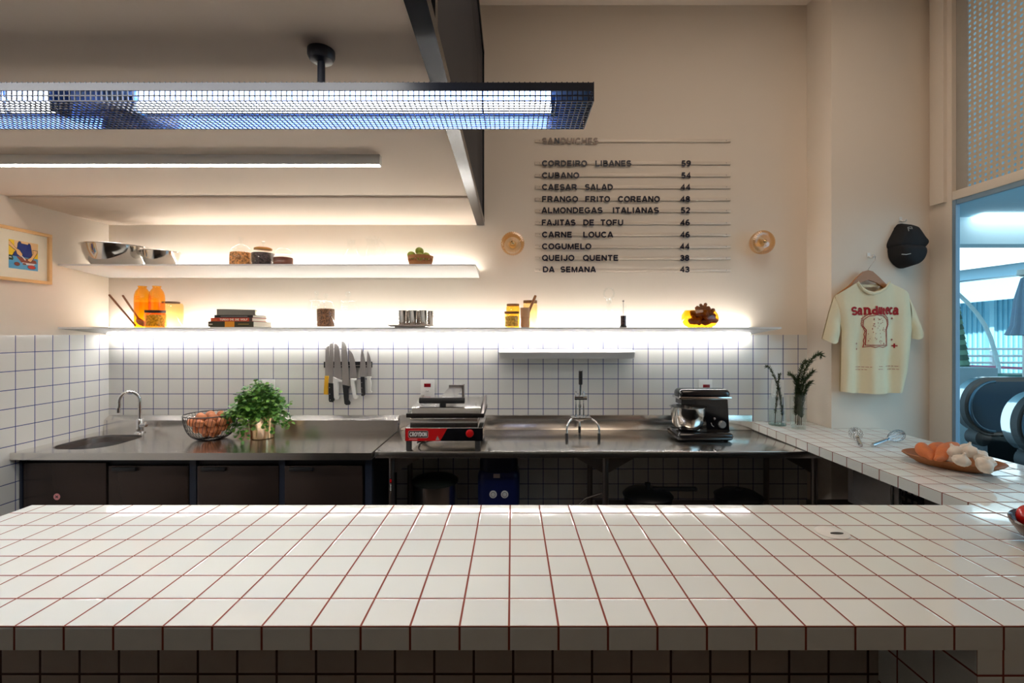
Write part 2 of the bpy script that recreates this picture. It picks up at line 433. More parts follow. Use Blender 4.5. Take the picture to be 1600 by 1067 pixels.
# ---------------------------------------------------------------- room shell
XL, YB, XP, YP, XR = -2.689, 3.116, 1.968, 2.879, 2.571
struct('floor', MB().box(-2.8, 2.68, -4.0, 3.22, -0.1, 0.0), mat('floor_cement', (58, 48, 42), 0.5, var=0.1, scale=5))
struct('ceiling', MB().box(-2.8, 2.8, -4.1, 3.22, 3.70, 3.8), ceil_paint)
struct('wall_back', MB().box(-2.8, 2.68, YB + 0.006, 3.22, 0, 3.7), paint)
struct('trim_1', MB().box(XL, XP, YB, YB + 0.006, 0, 1.497), back_tile)
struct('wall_left', MB().box(-2.8, XL - 0.006, -4.0, YB + 0.006, 0, 3.7), paint)
struct('trim_2', MB().box(XL - 0.006, XL, -4.0, YB + 0.006, 0, 1.497), left_tile)
struct('wall_front', MB().box(-2.8, 2.8, -4.1, -4.0, 0, 3.7), mat('dining_wall_paint', (104, 86, 74), 0.85, var=0.05, scale=3))
struct('pillar', MB().box(XP, 2.60, YP, YB + 0.006, 0, 3.7, bev=0.004), paint)
struct('wall_right', MB().box(XR, 2.60, 2.731, YP, 0, 3.7), paint)
struct('trim_4', MB().box(XR, 2.68, -4.0, 2.73, 0, 0.72), paint)
struct('trim_5', MB().box(XR, 2.68, -4.0, 0.9, 0.72, 3.7), paint)
struct('trim_6', MB().box(2.55, 2.571, 2.762, 2.85, 2.283, 3.7), paint)
so = MB().box(-2.695, -0.236, -1.4, 2.50, 2.24, 2.42).box(-2.695, -0.236, 2.50, YB + 0.006, 2.231, 2.42)
struct('ceiling_soffit', so, ceil_paint)
# window_1: opening towards the escalator court
w = MB().box(XR + 0.001, 2.596, 2.708, 2.73, 0.72, 2.283).box(XR + 0.001, 2.596, 0.9, 0.93, 0.72, 2.283).box(XR + 0.001, 2.596, 0.93, 2.708, 0.72, 0.76)
w.box(2.578, 2.596, 0.93, 2.708, 2.255, 2.283)
w1 = struct('window_1', w, mat('blue_grey_frame', (128, 156, 178), 0.35, var=0.03))
part('pane', MB().box(2.584, 2.588, 0.93, 2.708, 0.76, 2.255), glass('court_window_glass', (0.90, 0.98, 1.0), 0.03), w1, kind='structure')
struct('trim_3', MB().box(XR, 2.64, 0.9, 2.73, 2.283, 2.335, bev=0.004), paint)
# perforated screen over the window
def perforated(mb, y0, y1, z0, z1, p, r, X, th):
    ny = int(round((y1 - y0) / p)); nz = int(round((z1 - z0) / p))
    for i in range(ny):
        for j in range(nz):
            cy, cz = y0 + (i + 0.5) * p, z0 + (j + 0.5) * p
            o = []; n_ = []
            for k in range(8):
                a = 2 * math.pi * (k + 0.5) / 8 + math.pi / 8
                ca, sa = math.cos(a), math.sin(a); m = max(abs(ca), abs(sa))
                o.append((cy + ca / m * p / 2, cz + sa / m * p / 2)); n_.append((cy + ca * r, cz + sa * r))
            vo = [mb.bm.verts.new((X, *q)) for q in o]; vi = [mb.bm.verts.new((X, *q)) for q in n_]; vb = [mb.bm.verts.new((X + th, *q)) for q in n_]
            for k in range(8):
                mb.bm.faces.new((vo[k], vo[(k + 1) % 8], vi[(k + 1) % 8], vi[k])); mb.bm.faces.new((vi[k], vi[(k + 1) % 8], vb[(k + 1) % 8], vb[k]))
    return mb
scr = thing('perforated_screen', 'cream perforated metal screen with round holes above the window', 'screen', (2.60, 1.2, 2.335))
cream = mat('cream_enamel', (205, 192, 172), 0.5, var=0.03)
part('panel', perforated(MB(), 0.90, 2.70, 2.335, 3.685, 0.030, 0.0086, 2.60, 0.003), cream, scr, recalc=False)
part('panel_border', MB().box(2.595, 2.604, 2.662, 2.7305, 2.335, 3.69, bev=0.001), mat('grey_border', (172, 166, 156), 0.5), scr)

# ---------------------------------------------------------------- tiled bar counter
bar = thing('bar_counter', 'long white tiled bar counter with red grout running across and along the window', 'counter', (0.3, 1.2, 0))
poly = [(-1.645, .9395), (2.28, .9395), (2.28, 2.876), (1.966, 2.876), (1.966, 3.114), (1.59, 3.114), (1.59, 1.601), (-1.645, 1.601)]
part('countertop', MB().prism([(x, y, .872) for x, y in poly], (0, 0, .048)), top_tile, bar)
part('leg_block', MB().box(.937, 2.272, .9405, 1.195, 0, .872), top_tile, bar)
part('base', MB().box(-1.60, 2.272, 1.197, 1.32, 0, .872), base_tile, bar)
part('unseen_dark_panel', MB().box(-1.60, 2.24, 1.3205, 1.335, 0, .872), mat('unseen_panel_dark', (34, 28, 26), 0.5), bar)  # unseen dark panel added to darken reflections in the fridge doors
part('outer_panel', MB().box(2.25, 2.272, 1.32, 2.876, 0, .872), mat('dark_grey_panel', (60, 55, 52), 0.6), bar)  # plain dark grey panel
# pop-up socket in the counter
c = Vector((.944, 1.378, .92))
ps = thing('popup_outlet', 'round white pop-up outlet set flush in the tiled counter', 'outlet', c)
part('cover', MB().lathe([(0, 0), (.045, 0), (.045, .002), (.043, .0035), (.0, .0035)], c, 40), white_pl, ps)
part('slot', MB().lathe([(0, .0035), (.019, .0035), (.019, .0055), (.0, .0055)], c + Vector((.006, -.012, 0)), 20, sy=.32), black, ps)

# ---------------------------------------------------------------- left counter: refrigerated base with sink
fr = thing('refrigerated_counter', 'steel refrigerated counter with a sink and dark doors beneath', 'counter', (-1.7, 2.8, 0))
TZ = .868
x0, x1, y0, y1 = -2.684, -.752, 2.497, 3.078
sx0, sx1, sy0, sy1, sr = -2.60, -2.27, 2.575, 2.945, .12
def rrect(a0, a1, b0, b1, r, n=10):
    o = []
    for (cx_, cy_, s) in ((a1 - r, b1 - r, 0), (a0 + r, b1 - r, 90), (a0 + r, b0 + r, 180), (a1 - r, b0 + r, 270)):
        for i in range(n + 1):
            a = R(s + 90 * i / n); o.append((cx_ + r * math.cos(a), cy_ + r * math.sin(a)))
    return o
inner = rrect(sx0, sx1, sy0, sy1, sr)
scx, scy = (sx0 + sx1) / 2, (sy0 + sy1) / 2
outer = []
for i, (px, py) in enumerate(inner):
    dx, dy = px - scx, py - scy
    t = min(((x1 if dx > 0 else x0) - scx) / dx if abs(dx) > 1e-6 else 1e9, ((y1 if dy > 0 else y0) - scy) / dy if abs(dy) > 1e-6 else 1e9)
    outer.append([scx + dx * t, scy + dy * t])
for cxy in ((x1, y1), (x0, y1), (x0, y0), (x1, y0)):
    k = min(range(len(outer)), key=lambda q: abs(math.atan2(outer[q][1] - scy, outer[q][0] - scx) - math.atan2(cxy[1] - scy, cxy[0] - scx)))
    outer[k] = list(cxy)
wt = MB(); n = len(inner)
A = [wt.bm.verts.new((*q, TZ)) for q in outer]; B = [wt.bm.verts.new((*q, TZ)) for q in inner]
A2 = [wt.bm.verts.new((*q, TZ - .038)) for q in outer]; B2 = [wt.bm.verts.new((*q, TZ - .012)) for q in inner]
for i in range(n):
    j = (i + 1) % n
    wt.bm.faces.new((A[i], A[j], B[j], B[i])); wt.bm.faces.new((A2[i], A2[j], A[j], A[i])); wt.bm.faces.new((B[i], B[j], B2[j], B2[i]))
part('worktop', wt, steel, fr)
sk = MB(); prev = None
for (d, sh) in ((.0, 0), (.06, .006), (.12, .012), (.15, .03), (.16, .08), (.163, .155)):
    loop = [sk.bm.verts.new((scx + (px - scx) * (1 - sh / .165), scy + (py - scy) * (1 - sh / .165), TZ - .012 - d)) for px, py in inner]
    if prev:
        for i in range(n): sk.bm.faces.new((prev[i], prev[(i + 1) % n], loop[(i + 1) % n], loop[i]))
    prev = loop
sk.bm.faces.new(prev)
part('sink_bowl', sk, steel_dk, fr)  # darker steel: the bowl's dark reflections are put into the colour
part('backsplash', MB().prism([(x0, 3.072, TZ), (x0, 3.113, TZ), (x0, 3.113, .962), (x0, 3.072, .935)], (x1 - x0, 0, 0)), steel, fr)
YD = 2.55
fd = mat('fridge_panel', (0.060, 0.042, 0.036), 0.25, 0.6, var=0.08, scale=3)
part('body', MB().box(-2.672, -.765, YD + .022, 3.10, .12, TZ - .04), mat('fridge_body', (0.03, 0.03, 0.035), 0.4, 0.6), fr)
def pxz(x, Y): return (x - CX) * Y / F
part('compressor_panel', MB().box(pxz(36, YD), pxz(166, YD), YD, YD + .02, .15, .80, bev=.003), fd, fr)
for i, (a, b) in enumerate(((172, 296), (310, 437), (446, 567))):
    d = part('door', MB().box(pxz(a, YD), pxz(b, YD), YD - .012, YD + .018, .15, .787, bev=.004), fd, fr)
    hx = pxz(a, YD)
    part('handle', MB().box(hx + .03, hx + .16, YD - .03, YD - .0125, .762, .783, bev=.004), black, d)
for a in (30, 302, 441, 576):
    part('post', MB().box(max(pxz(a - 5, YD), -2.684), pxz(a + 5, YD), YD - .004, YD + .0215, .10, TZ - .04), navy, fr)
for lx, ly in ((-2.62, 2.60), (-2.62, 3.04), (-.81, 2.60), (-.81, 3.04)):
    part('leg', MB().cyl((lx, ly, 0), .02, .12, 12), black, fr)
st = PX(89, 776, YD - .001)
sb = MB().cyl(st, .018, -.0012, 24, 'y'); sb.mi = 1
a = .7; sb.box(-.009, .009, -.0020, -.0012, -.002, .002, mtx=Matrix.Translation(st) @ Matrix.Rotation(a, 4, 'Y')); sb.box(-.009, .009, -.0020, -.0012, -.002, .002, mtx=Matrix.Translation(st) @ Matrix.Rotation(-a, 4, 'Y'))
part('sticker', sb, [mat('pink_sticker', (224, 150, 150), 0.6), black], fr, 'round pink sticker with a black mark')

# faucet
fz = thing('faucet', 'chrome gooseneck faucet standing behind the sink', 'faucet', (-2.39, 3.00, TZ))
fb = Vector((-2.39, 3.00, TZ))
part('base', MB().lathe([(0, 0), (.032, 0), (.03, .006), (.02, .012), (.02, .085), (.017, .09), (0, .09)], fb, 24), chrome, fz)
pts = [fb + Vector((0, 0, .085)), fb + Vector((0, 0, .20))]
d = Vector((-.075, -.055, 0))
for i in range(1, 15):
    t = math.pi * i / 14 * 1.08
    pts.append(fb + Vector((0, 0, .205)) + d * (1 - math.cos(t)) * 0.55 * 1.0 + Vector((0, 0, .062 * math.sin(t))))
pts.append(pts[-1] + Vector((-.004, -.003, -.05)))
part('spout', MB().tube(pts, .0105, 14), chrome, fz)
part('nozzle', MB().cyl(pts[-1], .013, .03, 16), chrome, fz)
part('handle', MB().tube([fb + Vector((.015, -.01, .05)), fb + Vector((.055, -.02, .055))], .013, 14).tube([fb + Vector((.05, -.02, .055)), fb + Vector((.075, -.05, .075))], .006, 10), chrome, fz)

# ---------------------------------------------------------------- right counter: open steel table
tb = thing('steel_table', 'long open steel work table with backsplash standing right of the sink', 'table', (.5, 2.8, 0))
part('worktop', MB().box(-.744, 1.70, 2.533, 3.112, TZ - .038, TZ, bev=.002), steel, tb)
part('backsplash', MB().box(-.744, 1.588, 3.088, 3.1135, TZ, .966, bev=.003), steel, tb)
for lx, ly in ((-.663, 2.575), (.515, 2.575), (1.665, 2.575), (-.668, 3.06), (.51, 3.06), (1.665, 3.06)):
    g = part('leg', MB().cyl((lx, ly, 0), .017, TZ - .038, 16), steel_dk, tb)
    if ly < 2.7:
        for s in (-1, 1):
            if lx < 0 and s < 0: continue
            if lx > 1 and s > 0: continue
            part('gusset', MB().prism([(lx + s * .016, ly, TZ - .039), (lx + s * .175, ly, TZ - .039), (lx + s * .016, ly, TZ - .13)], (0, .004, 0)), steel_dk, g)
part('lower_shelf', MB().box(.54, 1.63, 2.60, 3.05, .395, .42), steel_dk, tb)
ls = PX(610.5, 757, 2.556)
lsb = MB().box(ls.x - .006, ls.x + .006, 2.5555, 2.5575, ls.z - .035, ls.z + .035); lsb.mi = 1
lsb.box(ls.x - .005, ls.x + .005, 2.5548, 2.5555, ls.z + .012, ls.z + .03); lsb.mi = 2
for k in range(5): lsb.box(ls.x - .003, ls.x + .003, 2.5548, 2.5555, ls.z - .032 + .008 * k, ls.z - .028 + .008 * k)
part('sticker', lsb, [black, red, white_pl], tb, 'small black and red sticker on the leg')
# ---------------------------------------------------------------- lamps and light strips
def emitter(name, c, strength):
    m, nt, b = _new(name)
    b.inputs['Base Color'].default_value = (0.8, 0.8, 0.8, 1)
    b.inputs['Emission Color'].default_value = (*c, 1); b.inputs['Emission Strength'].default_value = strength
    return m
led = emitter('shelf_led', (1.0, 0.965, 0.90), 64)
led_dn = emitter('tile_led', (1.0, 0.97, 0.93), 58)
tube_em = emitter('tube_light', (0.88, 0.94, 1.0), 16)
line_em = emitter('linear_diffuser', (1.0, 0.96, 0.90), 50)

# two tapered white shelves
shelf_m = mat('white_shelf', (236, 234, 231), 0.12, var=0.02)
def shelf(name, label, xr, ztop, zbk, dn):
    t = thing(name, label, 'shelf', ((XL + xr) / 2, 2.95, zbk))
    part('slab', MB().prism([(XL + .002, 2.765, ztop), (XL + .002, YB - .002, ztop), (XL + .002, YB - .002, zbk), (XL + .002, 2.765, ztop - .010)], (xr - XL - .002, 0, 0)), shelf_m, t)
    part('light_strip', MB().box(XL + .03, xr - .03, YB - .040, YB - .030, ztop + .0005, ztop + .004), led, t, 'glowing strip along the back of the shelf')
    if dn: part('light_strip', MB().box(XL + .03, xr - .03, YB - .05, YB - .04, zbk + .001, zbk + .0045), led_dn, t, 'glowing strip under the shelf')
    return t
US, LS = 1.917, 1.544
shelf('wall_shelf', 'upper white wall shelf carrying the steel bowls and limes', -.217, US, 1.876, False)
shelf('wall_shelf', 'long lower white wall shelf just above the blue-grouted tiles', 1.595, LS, 1.500, True)
# narrow aluminium ledge on the tiles
lg = thing('wall_ledge', 'narrow pale metal ledge fixed to the tiles under the long shelf', 'shelf', (.355, 3.07, 1.33))
alu = mat('satin_aluminium', (222, 220, 217), 0.35, 0.15, var=0.03)
part('rail', MB().prism([(-.085, YB, 1.402), (-.085, 3.03, 1.384), (-.085, 3.03, 1.378), (-.085, YB, 1.385)], (.885, 0, 0)), alu, lg)
part('front_lip', MB().prism([(-.08, 3.03, 1.380), (-.08, 3.034, 1.342), (-.08, 3.05, 1.342), (-.08, 3.05, 1.379)], (.876, 0, 0)), alu, lg)

# ceiling line lamp under the soffit
ll = thing('line_lamp', 'long white linear ceiling lamp fixed under the low ceiling', 'lamp', (-1.5, 1.935, 2.24))
part('housing', MB().box(-2.66, -.541, 1.91, 1.940, 2.200, 2.240, bev=.001), white_pl, ll)
part('diffuser', MB().box(-2.655, -.546, 1.914, 1.937, 2.1985, 2.1999), line_em, ll, 'glowing underside')

# pendant grid lamp
pn = thing('pendant_lamp', 'long navy wire grid lamp with fluorescent tubes hanging on a pole', 'lamp', (-.494, 1.21, 2.24))
wire = mat('navy_wire', (0.012, 0.018, 0.038), 0.35, var=0.1)
PF, PB, PZ0, PZ1, PXL, PXR = 1.133, 1.287, 2.072, 2.113, -2.30, .1976
p = .01283
g = MB(); r_ = .00125
nx = int((PXR - PXL) / p)
for i in range(nx + 1):
    x = PXR - i * p
    g.box(x - r_, x + r_, PF - r_, PF + r_, PZ0, PZ1 + .005); g.box(x - r_, x + r_, PF, PB, PZ0 - r_, PZ0 + r_)
for z in (PZ0, PZ0 + p, PZ0 + 2 * p): g.box(PXL, PXR, PF - r_, PF + r_, z - r_, z + r_)
for k in range(1, 13): g.box(PXL, PXR, PF + k * p - r_, PF + k * p + r_, PZ0 - r_, PZ0 + r_)
for z in (PZ0 + p, PZ0 + 2 * p): g.box(PXR - r_, PXR + r_, PF, PB, z - r_, z + r_)
for k in range(1, 12): g.box(PXR - r_, PXR + r_, PF + k * p - r_, PF + k * p + r_, PZ0, PZ1)
part('wire_grid', g, wire, pn)
blue_gl = mat('glossy_blue_reflector', (0.20, 0.36, 0.78), 0.08, 0.6, var=0.05)
part('reflector', MB().box(PXL, PXR - .002, PF + .003, PB + .004, PZ1 - .004, PZ1).box(PXL, PXR - .002, PB, PB + .004, PZ0, PZ1 - .004), blue_gl, pn, 'glossy blue reflector behind the grid')
part('top_rail', MB().box(PXL, PXR, PF - .0025, PF - .001, PZ1 - .0165, PZ1 + .001).box(PXL, PXR, PF, PB + .004, PZ1 + .0005, PZ1 + .004), wire, pn)
part('pole', MB().cyl((-.494, 1.21, PZ1 + .003), .0095, 2.232 - PZ1, 16), navy, pn)
part('canopy', MB().lathe([(0, 2.24), (.034, 2.24), (.034, 2.226), (.028, 2.214), (.012, 2.210), (0, 2.210)], (-.494, 1.21, 0), 32), navy, pn)
for a, b in ((.108, -.97), (-1.17, -2.25)):
    part('tube', MB().cyl((b, 1.21, 2.094), .013, a - b, 16, 'x'), tube_em, pn, 'glowing white fluorescent tube')
    for e in (a, b): part('tube_socket', MB().box(e - .008, e + .008, 1.19, 1.23, 2.078, 2.109), mat('blue_socket', (0.02, 0.14, 0.50), 0.3), pn)
for e in (-.075, -1.30): part('tube_clip', MB().tube([(e, 1.21 + .015 * math.cos(t), 2.094 + .015 * math.sin(t)) for t in [k * math.pi / 6 for k in range(12)]], .003, 6, closed=True), mat('blue_clip', (0.02, 0.14, 0.50), 0.3), pn)

# mezzanine guard of dark perforated sheet
fg = thing('mezzanine_guard', 'dark perforated sheet guard along the edge of the mezzanine', 'guard', (-.2, 1.2, 2.22))
def perf_sheet(name, c, pitch, rad):
    m, nt, b = _new(name); N, L = nt.nodes, nt.links
    b.inputs['Base Color'].default_value = (*c, 1); b.inputs['Roughness'].default_value = 0.5; b.inputs['Metallic'].default_value = 0.1
    gq = N.new('ShaderNodeNewGeometry'); sp = N.new('ShaderNodeSeparateXYZ'); L.new(gq.outputs['Position'], sp.inputs[0])
    def M(op, a, bb=None):
        n = N.new('ShaderNodeMath'); n.operation = op
        for i, v in enumerate((a, bb)):
            if v is None: continue
            if isinstance(v, (int, float)): n.inputs[i].default_value = v
            else: L.new(v, n.inputs[i])
        return n.outputs[0]
    u = M('ADD', sp.outputs[1], sp.outputs[2]); v = M('SUBTRACT', sp.outputs[1], sp.outputs[2])
    d = []
    for q in (u, v):
        f = M('SUBTRACT', M('FRACT', M('DIVIDE', q, pitch)), 0.5); d.append(M('MULTIPLY', f, f))
    hole = M('LESS_THAN', M('ADD', d[0], d[1]), rad * rad)
    tr = N.new('ShaderNodeBsdfTransparent'); mx = N.new('ShaderNodeMixShader')
    out = [n for n in N if n.type == 'OUTPUT_MATERIAL'][0]
    L.new(hole, mx.inputs[0]); L.new(b.outputs[0], mx.inputs[1]); L.new(tr.outputs[0], mx.inputs[2]); L.new(mx.outputs[0], out.inputs[0])
    return m
GX, GZ0, GZ1 = -.184, 2.227, 3.39
part('sheet', MB().box(GX - .012, GX - .010, -1.4, 3.10, GZ0 + .02, GZ1), perf_sheet('perforated_navy', (0.012, 0.015, 0.026), .010, .32), fg)
part('back_sheet', MB().box(GX - .048, GX - .046, -1.4, 3.118, GZ0 + .02, GZ1), mat('navy_sheet', (0.014, 0.015, 0.02), 0.6), fg)
rail_m = mat('navy_rail', (0.05, 0.055, 0.065), 0.22, 0.85, var=0.1)
part('bottom_rail', MB().box(GX - .050, GX, -1.4, 3.118, GZ0, GZ0 + .004).box(GX - .004, GX, -1.4, 3.118, GZ0 + .004, GZ0 + .038).box(GX - .050, GX - .046, -1.4, 3.118, GZ0 + .004, GZ0 + .02), rail_m, fg)
part('top_rail', MB().box(GX - .048, GX, -1.4, 3.118, GZ1 - .03, GZ1 + .004), rail_m, fg)
for y in (1.14, -.40): part('post', MB().box(GX - .010, GX, y - .018, y + .018, GZ0 + .038, GZ1 - .03), rail_m, fg)
part('end_post', MB().box(GX - .046, GX, 3.085, 3.118, GZ0 + .02, GZ1), rail_m, fg)
sg = MB().box(GX - .0095, GX - .004, .30, .95, GZ0 + .045, GZ0 + .60); sg.mi = 1
sg.tube([(GX - .003, .902, GZ0 + .36), (GX - .003, .902, GZ0 + .16), (GX - .003, .895, GZ0 + .10), (GX - .003, .885, GZ0 + .085)], [.020, .02, .014, .004], 10)
part('sign', sg, [white_metal, mat('navy_letter', (0.02, 0.015, 0.09), 0.5)], fg, 'white sign plate with a navy stroke')

# wall sconces of ribbed amber glass
def sconce(x, y, label):
    c = PX(x, y, YB + .004); L_ = .10
    t = thing('wall_sconce', label, 'lamp', c, 'ribbed glass wall lamps')
    mt = Matrix.Translation(c) @ Matrix.Rotation(R(90), 4, 'X')
    rib = lambda a, r, z: 1 + (.020 * math.cos(a * 34) if r > .03 else 0)
    part('glass_shade', MB().lathe([(.056, .012), (.066, .03), (.075, .06), (.077, .082)], n=170, mtx=mt, wob=rib), glass('sconce_amber', (0.90, 0.62, 0.30), 0.22, .06), t)
    part('glass_face', MB().lathe([(.077, .082), (.073, .095), (.060, .100), (.045, .097), (.03, .098), (.014, .104), (0, .105)], n=170, mtx=mt, wob=rib), glass('sconce_glass', (0.95, 0.80, 0.60), 0.30, .06), t, ang=20)
    part('bulb', MB().lathe([(0, .012), (.018, .012), (.018, .03), (.026, .05), (.02, .07), (0, .078)], n=24, mtx=mt), mat('frosted_bulb', (214, 190, 150), 0.3), t)
    part('finial', MB().lathe([(0, .104), (.010, .104), (.012, .110), (.006, .116), (0, .117)], n=20, mtx=mt), mat('brass_finial', (0.75, 0.52, 0.26), 0.2, 1.0), t)
sconce(801, 384, 'amber ribbed glass wall lamp just left of the menu')
sconce(1182, 382, 'amber ribbed glass wall lamp right of the menu prices')

# menu rails
rail_c = mat('pale_rail', (222, 208, 192), 0.25, var=0.02)
ink = mat('navy_letters', (0.006, 0.006, 0.022), 0.35); ink_g = mat('grey_letters', (96, 82, 74), 0.3, 0.3)
rows = [(219.5, 224.3, [('SA', 120, 198), ('N', 206, 240), ('DUICHE', 250, 470), ('S', 476, 510)], None),
 (254.5, 259.6, [('CORDEIRO', 120, 432), ('LIBANES', 490, 740)], ('59', 1088, 1153)),
 (273.6, 278.3, [('CUBANO', 120, 378)], ('54', 1088, 1152)),
 (292, 296.7, [('CAESAR', 120, 362), ('SALAD', 418, 612)], ('44', 1082, 1150)),
 (311, 315.4, [('FRANGO', 120, 370), ('FRITO', 420, 592), ('COREANO', 648, 938)], ('48', 1080, 1148)),
 (329, 332.9, [('ALMONDEGAS', 116, 540), ('ITALIANAS', 610, 932)], ('52', 1084, 1148)),
 (348, 352.0, [('FAJITAS', 118, 352), ('DE', 406, 482), ('TOFU', 526, 684)], ('46', 1080, 1146)),
 (366, 370.9, [('CARNE', 120, 328), ('LOUCA', 406, 614)], ('46', 1080, 1146)),
 (385, 389.3, [('COGUMELO', 120, 462)], ('44', 1078, 1144)),
 (403, 407.3, [('QUEIJO', 120, 344), ('QUENTE', 404, 650)], ('38', 1080, 1142)),
 (422, 425.3, [('DA', 126, 206), ('SEMANA', 248, 494)], ('43', 1078, 1144))]
for yc, yb, words, price in rows:
    zc = PX(800, yc, 3.112).z
    txt = ''.join(w[0] for w in words) if price is None else ' '.join(w[0] for w in words) + ' ' + price[0]
    t = thing('menu_rail', ('top menu rail with grey heading ' if price is None else 'menu rail on the wall reading ') + txt, 'menu', (.4, 3.115, zc - .012), 'menu rails on the wall')
    xa, xb = PX(836, 0, 3.113).x, PX(1142, 0, 3.113).x
    part('rail', MB().box(xa, xb, 3.1125, 3.1185, zc - .010, zc + .010, bev=.0015), rail_c, t)
    for xs_ in (xa + .03, xb - .03): part('standoff', MB().cyl((xs_, 3.1118, zc), .003, .0096, 10, 'y'), steel_dk, t)
    zb = PX(800, yb, 3.11).z
    for wd_, a, b in words + ([price] if price else []):
        pa = PX(820 + a / 4.447, 0, 3.11).x; pb = PX(820 + b / 4.447, 0, 3.11).x
        grey = price is None and wd_ not in ('N',)
        part('price' if price and wd_ == price[0] else 'word', letters(MB(), wd_, pa, pb, zb, zb + .0375, 3.1124, .004, .235), ink_g if grey else ink, t)
# ---------------------------------------------------------------- shelf objects
def zpx(y, Y): return EYE - (y - CY) * Y / F
def wpx(w, Y): return w * Y / F
coffee = mat('coffee_beans', (140, 96, 66), 0.55, var=0.6, contrast=True, scale=150, bump=1.0, bscale=170)
pasta = mat('brown_cereal', (215, 150, 88), 0.6, var=0.5, contrast=True, scale=95, bump=1.0, bscale=95)
dark_beans = mat('dark_beans', (64, 46, 48), 0.4, var=0.85, contrast=True, scale=80, bump=1.0, bscale=80)
cocoa = mat('cocoa', (120, 66, 48), 0.8, var=0.2, scale=100)
grain = mat('pale_grain', (240, 206, 140), 0.7, var=0.35, contrast=True, scale=90, bump=1.0, bscale=220)

def bowl(x, Y, w, h, label):
    c = Vector(((x - CX) * Y / F, Y, US + .0005)); r = wpx(w, Y) / 2
    t = thing('mixing_bowl', label, 'bowl', c, 'steel mixing bowls')
    pr = [(0, 0), (.52 * r, 0), (.66 * r, .06 * h), (.80 * r, .28 * h), (.90 * r, .62 * h), (.945 * r, .97 * h), (r, h), (r, h - .0025), (.935 * r, .95 * h), (.885 * r, .62 * h), (.785 * r, .30 * h), (.64 * r, .085 * h), (.5 * r, .03 * h), (0, .03 * h)]
    part('bowl_body', MB().lathe(pr, c, 64), mirror_steel, t)
bowl(183, 2.926, 90, .131, 'large polished steel bowl on the upper shelf')
bowl(251.5, 2.926, 53, .100, 'smaller polished steel bowl beside the large one')

def jar(name, label, x, Y, base, wpx_, ybody, prof, glass_m, contents=None, cont_top=None, lid=None, lid_m=None, knob=None, group=None, cat='jar', crad=.93):
    """prof: list (fraction of radius, fraction of body height) from bottom to mouth"""
    c = Vector(((x - CX) * Y / F, Y, base + .0005)); r = wpx(wpx_, Y) / 2; h = zpx(ybody, Y) - base
    t = thing(name, label, cat, c, group)
    part('glass_body', MB().lathe([(0, .0)] + [(a * r, b * h) for a, b in prof], c, 40), glass_m, t)
    if contents:
        hc = (zpx(cont_top, Y) - base)
        pr = [(0, .004)]
        for a, b in prof:
            if b * h < hc - .004: pr.append((a * r * crad, max(.004, b * h)))
        a_last = pr[-1][0]
        pr += [(a_last, hc - .003), (a_last * .7, hc + .001), (0, hc + .003)]
        part('contents', MB().lathe(pr, c, 32), contents, t, kind='stuff')
    if lid:
        part('lid', MB().lathe([(a * r, b * h) for a, b in lid], c, 40), lid_m, t)
    if knob:
        part('knob', MB().lathe([(a * r, b * h) for a, b in knob], c, 24), glass_m if lid_m is None else (clear if lid_m is not cork else lid_m), t)
    return t
squat = [(.9, 0), (1, .08), (1, .62), (.95, .78), (.78, .86), (.76, .92), (.84, .95), (.84, 1.0)]
jar('glass_jar', 'glass jar of light brown cereal with a glass lid on the upper shelf', 376.5, 2.90, US, 34, 390, squat, clear, pasta, 394.5,
    [(0, .985), (.8, .985), (.86, 1.0), (.82, 1.10), (.55, 1.22), (.22, 1.32), (0, 1.33)], clear, [(0, 1.33), (.12, 1.34), (.10, 1.42), (.24, 1.55), (.22, 1.68), (0, 1.72)])
t = jar('glass_jar', 'lattice cut glass jar of dark beans on the upper shelf', 411, 2.87, US, 35, 391, [(.8, 0), (.92, .06), (1, .3), (1, .55), (.93, .8), (.74, .95), (.72, 1.0)], clear, dark_beans, 395.5,
    [(0, .985), (.68, .985), (.74, 1.0), (.74, 1.10), (.6, 1.16), (0, 1.18)], mat('brass_lid', (188, 130, 62), 0.35, 0.4), [(0, 1.18), (.08, 1.2), (.09, 1.32), (.17, 1.42), (.14, 1.54), (0, 1.58)])
c = org(t); r = wpx(35, 2.87) / 2; hb = zpx(391, 2.87) - US
lat = MB()
for s in (1, -1):
    for k in range(14):
        lat.tube([c + Vector((r * q * math.cos(a), r * q * math.sin(a), hb * z)) for a, q, z in [(2 * math.pi * k / 14 + s * i * .16, 1.005 if .25 < .06 + .07 * i < .6 else .965, .06 + .07 * i) for i in range(11)]], .0011, 5)
part('lattice', lat, clear, t)
jar('glass_jar', 'low glass jar of dark cocoa with a domed clear lid', 442.5, 2.83, US, 30, 398, [(.9, 0), (1, .08), (1, .7), (.9, .9), (.86, 1.0)], clear, cocoa, 402.5,
    [(0, .99), (.84, .99), (.9, 1.0), (.86, 1.22), (.66, 1.48), (.3, 1.62), (0, 1.66)], clear)
jar('glass_carafe', 'clear glass carafe with a flared base on the upper shelf', 549, 2.98, US, 40, 374, [(.85, 0), (1, .05), (.98, .2), (.72, .45), (.38, .66), (.30, .80), (.30, .94), (.36, 1.0)], clear, cat='carafe')
pt = jar('glass_pitcher', 'clear glass pitcher with a wide rim on the upper shelf', 583, 2.87, US, 32, 371, [(.7, 0), (.85, .04), (.95, .25), (.86, .5), (.62, .72), (.58, .8), (.7, .92), (.82, 1.0)], clear, cat='pitcher')
c = org(pt); hp = zpx(371, 2.87) - US
part('handle', MB().tube([c + Vector((.044 + .034 * math.sin(math.pi * i / 10), 0, hp * (.28 + .6 * i / 10))) for i in range(11)], .005, 8), clear, pt)
